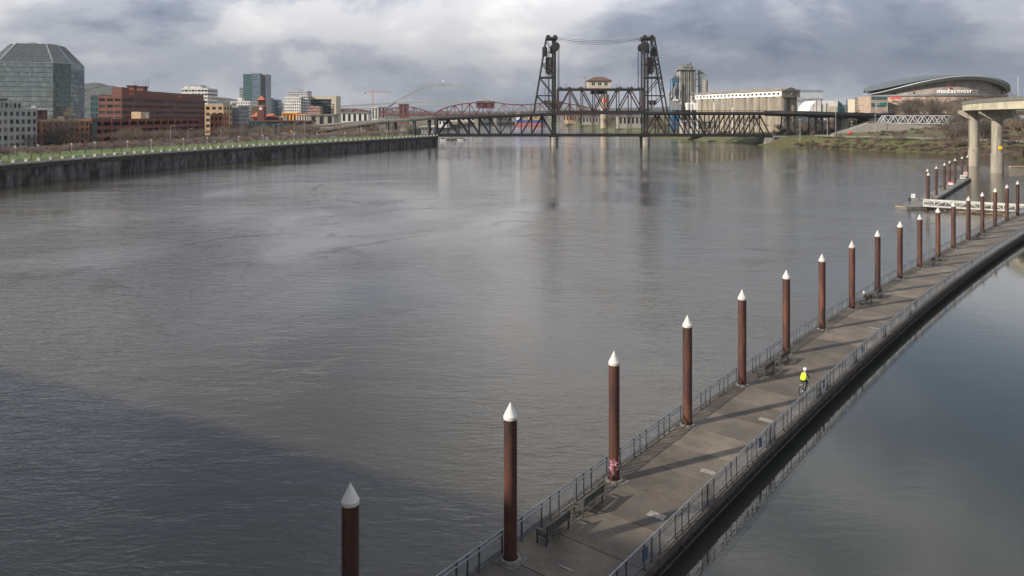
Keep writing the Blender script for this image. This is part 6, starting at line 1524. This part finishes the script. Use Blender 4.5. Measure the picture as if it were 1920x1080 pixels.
# ================================================================ PEOPLE
def skin(name, V, E, rootv=0, sub=1):
    me = bpy.data.meshes.new(name); keys = list(V); idx = {k: i for i, k in enumerate(keys)}; me.from_pydata([V[k][0] for k in keys], [(idx[a], idx[b]) for a, b in E], [])
    o = bpy.data.objects.new('tmp', me); COL.objects.link(o); o.modifiers.new('s', 'SKIN'); sv = me.skin_vertices[0].data
    for k in keys: r = V[k][1]; sv[idx[k]].radius = (r, r) if not isinstance(r, tuple) else r
    sv[rootv].use_root = True; sb = o.modifiers.new('b', 'SUBSURF'); sb.levels = sub; sb.render_levels = sub
    dg = bpy.context.evaluated_depsgraph_get(); out = bpy.data.meshes.new_from_object(o.evaluated_get(dg)); bpy.data.objects.remove(o); out.polygons.foreach_set('use_smooth', [True] * len(out.polygons)); return out
def add_hand(V, E, wrist, nm, d, side):
    w = Vector(V[wrist][0]); d = Vector(d).normalized(); s = Vector(side).normalized(); up = d.cross(s); pal = w + d * .06; V[nm] = (tuple(pal), .028); E.append((wrist, nm))
    for k, (o, l) in enumerate(((-.028, .07), (-.01, .08), (.01, .075), (.027, .06))):
        a = pal + s * o + d * .035; b = a + (d * .6 + up * -.5).normalized() * l * .6; V[f'{nm}{k}a'] = (tuple(a), .011); V[f'{nm}{k}b'] = (tuple(b), .009); E += [(nm, f'{nm}{k}a'), (f'{nm}{k}a', f'{nm}{k}b')]
    a = w + s * -.045 + d * .04; V[nm + 't'] = (tuple(a), .011); E.append((wrist, nm + 't'))
def person(root, J, mats, rule):
    V = {}; E = []
    for k, v in J.items(): V[k] = v
    E += [('hip', 'waist'), ('waist', 'chest'), ('chest', 'neck'), ('neck', 'chin'), ('chin', 'head'), ('head', 'crown')]
    for s in 'lr': E += [('chest', s + 'sh'), (s + 'sh', s + 'el'), (s + 'el', s + 'wr'), ('hip', s + 'hp'), (s + 'hp', s + 'kn'), (s + 'kn', s + 'an'), (s + 'an', s + 'to')]
    for s, sg in (('l', -1), ('r', 1)):
        d = Vector(V[s + 'wr'][0]) - Vector(V[s + 'el'][0]); add_hand(V, E, s + 'wr', s + 'hand', d, (sg, .2, 0))
    nose = Vector(V['head'][0]) + (Vector(V['chin'][0]) - Vector(V['neck'][0])).normalized() * .0 + Vector((0, .105, -.01)); V['nose'] = (tuple(nose), .016); E.append(('head', 'nose'))
    me = skin('body', V, E)
    for m in mats: me.materials.append(m)
    for p in me.polygons: p.material_index = rule(p.center)
    return link('body', me, root)
M_skin = mat('skin', (.42, .25, .18), .6); M_navy = mat('navy_jacket', (.02, .035, .085), .85); M_blk = mat('black_trousers', (.012, .012, .014), .9); M_vest = mat('hi_vis_yellow', (.62, .85, .02), .7); M_helm = mat('helmet_white', (.78, .78, .80), .35); M_shoe = mat('shoe', (.16, .05, .03), .7); M_jean = mat('blue_jeans', (.05, .12, .24), .9); M_coat = mat('dark_brown_coat', (.05, .028, .026), .9); M_hair = mat('white_hair', (.65, .58, .52), .8)
def cyclist():
    g = G(1503.5, 741, DK); i = 6; d = (off(7, 0, 3) - off(5, 0, 3)).normalized(); rz = math.atan2(d.y, d.x) - R(90) - R(6); loc = (g.x + d.x * .5, g.y + d.y * .5, DK)
    b = thing('bicycle', 'bicycle with thin black wheels ridden along the walkway', 'bicycle', loc, rz)
    M_tyre = mat('tyre', (.015, .015, .015), .8); M_frame = mat('bike_frame', (.28, .28, .29), .4, metal=.4)
    for y in (-.52, .52):
        mb = MB(); mb.torus((0, y, .345), .325, .03, 'x', 28, 6); w = mb.build('wheel', M_tyre, b); mb = MB(); mb.torus((0, y, .345), .295, .012, 'x', 28, 5); mb.build('rim', M_galv, w); mb = MB()
        for k in range(12): a = k * math.pi / 6; mb.tube((0, y, .345), (0, y + .29 * math.cos(a), .345 + .29 * math.sin(a)), .003, 4)
        mb.build('spokes', M_galv, w)
    mb = MB()
    for p, q in (((0, -.52, .345), (0, -.08, .30)), ((0, -.52, .345), (0, -.20, .78)), ((0, -.08, .30), (0, -.22, .88)), ((0, -.08, .30), (0, .36, .76)), ((0, -.20, .78), (0, .35, .84)), ((0, .35, .92), (0, .39, .70)), ((.05, .39, .70), (.05, .52, .345)), ((-.05, .39, .70), (-.05, .52, .345))): mb.tube(p, q, .018, 8)
    mb.build('frame', M_frame, b)
    mb = MB(); mb.path([(-.28, .40, 1.0), (-.15, .38, .98), (0, .35, .96), (.15, .38, .98), (.28, .40, 1.0)], .014, 6); mb.tube((0, .35, .90), (0, .35, .97), .016, 6); mb.build('handlebar', M_frame, b)
    mb = MB(); mb.prism([(-.07, -.34), (.07, -.34), (.03, -.06), (-.03, -.06)], .89, .94); mb.build('saddle', M_tyre, b)
    mb = MB(); mb.tube((-.12, -.08, .30), (.12, -.08, .30), .02, 6); mb.bar((.10, -.08, .30), (.10, -.02, .46), .02); mb.bar((-.10, -.08, .30), (-.10, -.14, .14), .02); mb.box(.09, .2, -.06, .03, .45, .475); mb.box(-.2, -.09, -.19, -.09, .13, .155); mb.tube((.06, -.08, .3), (.075, -.08, .3), .1, 16); mb.build('crank', M_frame, b)
    mb = MB(); mb.box(-.09, .09, -.62, -.30, .70, .72); mb.bar((-.08, -.6, .7), (-.05, -.52, .36), .015); mb.bar((.08, -.6, .7), (.05, -.52, .36), .015); mb.build('rear_rack', M_frame, b)
    r = thing('person', 'cyclist in bright yellow vest and white helmet riding away', 'person', loc, rz)
    J = {'hip': ((0, -.20, 1.00), (.15, .12)), 'waist': ((0, -.12, 1.14), (.14, .105)), 'chest': ((0, .02, 1.36), (.16, .11)), 'neck': ((0, .10, 1.50), .055), 'chin': ((0, .15, 1.57), .07), 'head': ((0, .155, 1.65), .088), 'crown': ((0, .15, 1.72), .065),
         'lsh': ((-.19, .04, 1.41), .065), 'lel': ((-.27, .20, 1.18), .048), 'lwr': ((-.25, .36, 1.05), .034), 'rsh': ((.19, .04, 1.41), .065), 'rel': ((.27, .20, 1.18), .048), 'rwr': ((.25, .36, 1.05), .034),
         'lhp': ((-.09, -.18, .97), .095), 'lkn': ((-.12, .10, .62), .068), 'lan': ((-.13, -.16, .22), .045), 'lto': ((-.14, -.04, .17), .04), 'rhp': ((.09, -.18, .97), .095), 'rkn': ((.12, .24, .86), .068), 'ran': ((.13, -.04, .53), .045), 'rto': ((.14, .07, .49), .04)}
    def rule(c):
        if c.z > 1.5: return 0
        if c.z < .55 and c.y < .3 and (c.z < .26 if c.x < 0 else True): return 3
        if c.z < 1.02 and abs(c.x) < .23: return 2
        if (Vector((abs(c.x), c.y, c.z)) - Vector((.25, .40, 1.03))).length < .075: return 0
        return 1
    person(r, J, [M_skin, M_navy, M_blk, M_shoe], rule)
    V = {'a': ((0, -.24, .95), (.22, .16)), 'b': ((0, -.14, 1.13), (.235, .165)), 'c': ((0, .0, 1.35), (.245, .16)), 'd': ((0, .06, 1.47), (.15, .11))}
    me = skin('vest', V, [('a', 'b'), ('b', 'c'), ('c', 'd')]); me.materials.append(M_vest); link('vest', me, r)
    mb = MB(); mb.box(-.06, .05, -.33, -.305, 1.17, 1.21); mb.build('vest_badge', M_blk, r)
    mb = MB(); mb.lathe([(.118, 0), (.124, .05), (.11, .10), (.075, .14), (.02, .155)], 14, (0, 0, 0), 1, 1.22); o = mb.build('helmet', M_helm, r, (0, .15, 1.655), smooth=True); o.rotation_euler.x = R(-8)
cyclist()
def sitter():
    i, t = 9, .36; base = sitb.location; rz = sitb.rotation_euler.z; off_ = Vector((-.45, 0, 0)); c, s = math.cos(rz), math.sin(rz)
    r = thing('person', 'person with white hair and dark coat seated on the bench', 'person', (base.x + off_.x * c, base.y + off_.x * s, DK), rz)
    J = {'hip': ((0, -.06, .57), (.16, .13)), 'waist': ((0, -.06, .72), (.15, .12)), 'chest': ((0, .02, .97), (.17, .13)), 'neck': ((0, .09, 1.12), .055), 'chin': ((0, .13, 1.18), .07), 'head': ((0, .135, 1.26), .09), 'crown': ((0, .12, 1.33), .065),
         'lsh': ((-.19, .03, 1.03), .07), 'lel': ((-.25, .14, .78), .055), 'lwr': ((-.13, .32, .70), .038), 'rsh': ((.19, .03, 1.03), .07), 'rel': ((.25, .14, .78), .055), 'rwr': ((.13, .32, .70), .038),
         'lhp': ((-.1, .0, .56), .09), 'lkn': ((-.13, .42, .56), .072), 'lan': ((-.13, .46, .12), .05), 'lto': ((-.13, .60, .05), .045), 'rhp': ((.1, .0, .56), .09), 'rkn': ((.13, .42, .56), .072), 'ran': ((.13, .46, .12), .05), 'rto': ((.13, .60, .05), .045)}
    person(r, J, [M_skin, M_coat, M_jean, M_shoe], lambda c: 0 if c.z > 1.13 else 3 if c.z < .10 else 2 if (c.z < .63 and (c.y > .06 or c.z < .5)) else 1)
    mb = MB(); mb.lathe([(.095, -.03), (.102, .03), (.085, .09), (.03, .12)], 12); mb.build('hair', M_hair, r, (0, .115, 1.275), smooth=True)
sitter()
def stander(x, y, z, rz, label, coat, trs, hair, bend=.0, s=1.0):
    r = thing('person', label, 'person', (x, y, z), rz); r.scale = (s, s, s); b = bend
    J = {'hip': ((0, 0, .92), (.15, .12)), 'waist': ((0, .02 + b * .1, 1.08), (.14, .11)), 'chest': ((0, .03 + b * .4, 1.34), (.17, .12)), 'neck': ((0, .05 + b * .6, 1.48), .055), 'chin': ((0, .08 + b * .7, 1.55), .07), 'head': ((0, .085 + b * .7, 1.64), .09), 'crown': ((0, .08 + b * .7, 1.71), .065),
         'lsh': ((-.19, .03 + b * .4, 1.40), .065), 'lel': ((-.26, .06 + b * .5, 1.14), .05), 'lwr': ((-.20, .22 + b * .6, .98), .035), 'rsh': ((.19, .03 + b * .4, 1.40), .065), 'rel': ((.26, .0 + b * .5, 1.12), .05), 'rwr': ((.26, .08 + b * .6, .88), .035),
         'lhp': ((-.09, 0, .90), .095), 'lkn': ((-.11, .06, .48), .068), 'lan': ((-.12, -.02, .08), .045), 'lto': ((-.13, .13, .035), .04), 'rhp': ((.09, 0, .90), .095), 'rkn': ((.11, .02, .48), .068), 'ran': ((.12, -.06, .08), .045), 'rto': ((.13, .09, .035), .04)}
    person(r, J, [M_skin, coat, trs, M_blk], lambda c: 0 if c.z > 1.5 else 3 if c.z < .07 else 2 if (c.z < .92 and abs(c.x) < .21) else 1)
    mb = MB(); mb.lathe([(.095, -.03), (.102, .03), (.085, .09), (.03, .12)], 12); mb.build('hair', hair, r, (0, .07 + b * .7, 1.65), smooth=True)

# ================================================================ BOAT DOCK, GANGWAY, DRIFTWOOD
D2 = [(95.0, 168.8), (101.5, 180.7), (109, 190), (118.7, 203), (126, 213), (134, 223.7), (143, 235), (149, 242)]
def boat_dock():
    root = thing('boat_dock', 'low grey boat dock with black rub rail behind the white gangway', 'dock', (95, 169, 0)); O = root.location; M_dk = mat('dock_grey', (0.15, .14, .125), .9, (.10, .095, .085), .4)
    z = .62
    tip = [G(1691, 386.5, z), G(1697, 379.5, z), G(1737, 362, z), G(1748, 371, z), G(1741, 387, z), G(1700, 388, z)]
    mb = MB(); mb.prism([(p.x - O.x, p.y - O.y) for p in tip][::-1], -.5, z); mb.build('deck_tip', M_dk, root)
    a0, b0 = G(1757, 372.5, z), G(1743, 361, z); a1, b1 = G(1818, 335, z), G(1810, 331, z)
    for k in range(7):
        p, q, r_, s_ = a0.lerp(a1, k / 7), a0.lerp(a1, (k + .985) / 7), b0.lerp(b1, (k + .985) / 7), b0.lerp(b1, k / 7)
        mb = MB(); mb.prism([(v.x - O.x, v.y - O.y) for v in (p, q, r_, s_)], -.5, z + .006 * (k % 2)); mb.build('deck_section', M_dk, root)
    mb = MB(); mb.bar((a0.x - O.x + .15, a0.y - O.y - .15, .25), (a1.x - O.x + .15, a1.y - O.y - .15, .25), .5, 1.0); mb.build('rub_rail', M_pont, root)
    mb = MB(); p = G(1724, 376, z); x, y = p.x - O.x, p.y - O.y; mb.box(x - .05, x + .05, y - .05, y + .05, z, z + .8); mb.build('table_leg', M_lampgrey, root); mb = MB(); mb.box(x - .9, x + .9, y - .5, y + .5, z + .8, z + .88); mb.build('table_top', M_dark, root)
    # notice boards
    for (px, py, w, h, top, lab) in ((1782, 349, 1.4, 1.2, 0, 0), (1804, 337, 1.4, 1.2, 0, 1), (1810, 332, 1.3, 1.5, 0, 2), (1712, 374, 1.0, 1.0, 0, 3)):
        p = G(px, py + 3, z); t = thing('notice_board', ['white notice board with red top on the boat dock', 'white notice board with dark lines near the dock end', 'pink and white cross marked board at the dock end', 'white notice board by the person at the dock tip'][lab], 'sign', (p.x, p.y, z))
        mb = MB(); mb.box(-.05, .05, -.04, .04, 0, .8); mb.build('post', M_lampgrey, t); mb = MB(); mb.box(-w / 2, w / 2, -.06, -.04, .75, .75 + h); mb.build('board', M_white, t)
        if lab == 0: mb = MB(); mb.box(-w / 2, w / 2, -.075, -.062, .75 + h * .62, .75 + h); mb.build('red_band', M_scul, t)
        if lab == 1: mb = MB(); mb.box(-w / 2 + .2, w / 2 - .2, -.075, -.062, 1.2, 1.3); mb.box(-w / 2 + .2, w / 2 - .2, -.075, -.062, 1.5, 1.6); mb.build('dark_line', M_dark, t)
        if lab == 2: mb = MB(); mb.bar((-w / 2 + .1, -.07, .85), (w / 2 - .1, -.07, .65 + h), .3, .03, (0, 1, 0)); mb.bar((-w / 2 + .1, -.08, .65 + h), (w / 2 - .1, -.08, .85), .3, .03, (0, 1, 0)); mb.build('pink_cross', mat('faded_pink', (.65, .28, .26), .6), t)
    p = G(1705.5, 383, z); stander(p.x, p.y, z, R(150), 'person in dark clothes standing at the tip of the boat dock', M_blk, M_blk, mat('brown_hair', (.06, .035, .02), .8), .1)
    p = G(1764.5, 356, z); stander(p.x, p.y, z, R(60), 'white haired person in dark clothes on the boat dock beside piles', M_blk, M_dark, M_hair, .2, .95)
    for k, (x, y) in enumerate(D2):
        t = thing('mooring_pile', f'rusty pile with white cone cap, {ORD[k + 1]} from the boat dock tip', 'pile', (x, y, 0), k, 'piles along the boat dock'); link('shaft', PM[0], t); link('cap', PM[1], t)
boat_dock()
def gangway():
    a = G(1731, 386, .9); b = Vector((119, 148.2, .9)); d = (b - a); L_ = d.length; root = thing('gangway', 'white truss gangway linking the boat dock to the walkway', 'gangway', a, math.atan2(d.y, d.x)); M_gw = mat('gangway_white', (.46, .45, .41), .55, (.34, .33, .30), 1.0)
    add_box(root, 'deck', M_grey, 0, L_, .1, 1.9, -.1, .02)
    n = 15; pw = L_ / n
    for y in (0, 2):
        for z, nm, w in ((0, 'bottom_chord', .2), (1.25, 'top_rail', .16), (.95, 'mid_rail', .07)): mb = MB(); mb.bar((0, y, z), (L_, y, z), w, w * 1.3); mb.build(nm, M_gw, root)
        for k in range(n + 1): mb = MB(); mb.bar((k * pw, y, 0), (k * pw, y, 1.25), .09); mb.build('post', M_gw, root)
        for k in range(n): mb = MB(); mb.bar((k * pw, y, 0 if k % 2 else 1.25), ((k + 1) * pw, y, 1.25 if k % 2 else 0), .08); mb.build('brace', M_gw, root)
        mb = MB(); mb.box(.1, L_ - .1, y - .008 + (.06 if y == 0 else -.06), y + .008 + (.06 if y == 0 else -.06), .12, .9); None
gangway()
M_log = [mat('driftwood_pale', (.33, .25, .15), .9, (.22, .16, .10), 1.5), mat('driftwood_brown', (.14, .085, .05), .9, (.09, .06, .035), 1.5), mat('driftwood_dark', (.06, .042, .03), .9, (.09, .06, .04), 1.5)]
def driftwood():
    rnd = random.Random(31); A, B = G(1686, 388.5), Vector((121, 142, 0)); d = (B - A).normalized()
    big = [(A.x + 1.5, A.y - .6, 5.0, .22, 0), (A.x + 7.0, A.y - 5.2, 8.0, .30, 0)]
    for k, (x, y, l, r, c) in enumerate(big):
        t = thing('drift_log', ['long pale drift log floating off the boat dock tip', 'thick pale drift log lying along the driftwood raft'][k], 'log', (x, y, .05), math.atan2(d.y, d.x) + .06 * k); mb = MB(); mb.tube((-l / 2, 0, 0), (l / 2, .1, .03), r, 9, r * .8); mb.build('trunk', M_log[c], t, smooth=True); mb = MB(); mb.tube((l * .2, 0, .1), (l * .28, .25, .5), .06, 6, .03); mb.build('branch_stub', M_log[1], t)
    mb = MB()
    for k in range(420):
        t = rnd.random() ** .8; p = A.lerp(B, .10 + .9 * t); n = Vector((-d.y, d.x, 0)); p = p + n * rnd.uniform(-1.0, 1.6) * (.5 + t); l = rnd.uniform(.5, 3.4); a = math.atan2(d.y, d.x) + rnd.gauss(0, .45); q = Vector((math.cos(a), math.sin(a), rnd.gauss(0, .04))) * l / 2; z = Vector((0, 0, rnd.uniform(.0, .16))); mb.cur = rnd.choice((0, 1, 1, 2, 2)); r = rnd.uniform(.04, .16); mb.tube(p - q + z, p + q + z, r, 6, r * .7)
    tag(mb.build('driftwood_raft', M_log), 'raft of brown driftwood floating before the white gangway', 'driftwood', kind='stuff')
    p = G(1912, 313.5); t = thing('drift_log', 'tan drift log floating beside the overpass columns', 'log', (p.x, p.y, .1), .1); mb = MB(); mb.tube((-4.5, 0, 0), (4.5, .3, .1), .45, 9, .3); mb.build('trunk', M_log[0], t, smooth=True); mb = MB(); mb.tube((-3.8, 0, .3), (-4.4, .2, 1.1), .08, 6, .04); mb.build('branch_stub', M_log[1], t)
driftwood()

# ================================================================ THE ROAD BRIDGE THE VIEW IS TAKEN FROM (behind the camera)
def near_bridge():
    rz = math.atan2(.46, -.89); root = thing('road_bridge', 'concrete road bridge with parapet and a long unseen block added for its shadow', 'bridge', (0, 0, 0), rz)
    # local x runs along the bridge to the west, +y is away from the view
    add_box(root, 'deck', M_conc, -90, 260, .9, 26, 17.6, 19.3); add_box(root, 'parapet', M_conc, -90, 260, .95, 1.3, 19.3, 20.4); add_box(root, 'parapet', M_conc, -90, 260, 25.5, 25.9, 19.3, 20.4)
    for x in (60, 150): add_box(root, 'pier', M_concold, x - 6, x + 6, 2, 25, -4, 17.6)
    h = add_box(root, 'bridge_house', M_conc, 12, 150, 1.35, 7, 19.3, 23.9)  # unseen long block added to carry the bridge shadow across walkway and water
    for k in range(42): add_box(root, 'house_window', M_glass, 19.5 + k * 3, 21.3 + k * 3, 1.28, 1.4, 20.6, 22.8)
    add_box(root, 'house_roof', M_broof, 11.4, 150.6, .9, 7.5, 23.9, 24.2)  # roof of the added shading block
near_bridge()

# ================================================================ HAZE
def haze():
    mb = MB(); mb.box(-6100, 6100, -420, 5100, -5, 215); m = bpy.data.materials.new('haze'); m.use_nodes = True; nt = m.node_tree; nt.nodes.clear()
    o = nt.nodes.new('ShaderNodeOutputMaterial'); v = nt.nodes.new('ShaderNodeVolumePrincipled'); v.inputs['Color'].default_value = (0.80, 0.88, 1.0, 1); v.inputs['Density'].default_value = HAZE; v.inputs['Anisotropy'].default_value = 0.2
    nt.links.new(v.outputs[0], o.inputs['Volume']); tag(mb.build('haze', m), kind='stuff')
HAZE = 0.000032
haze()
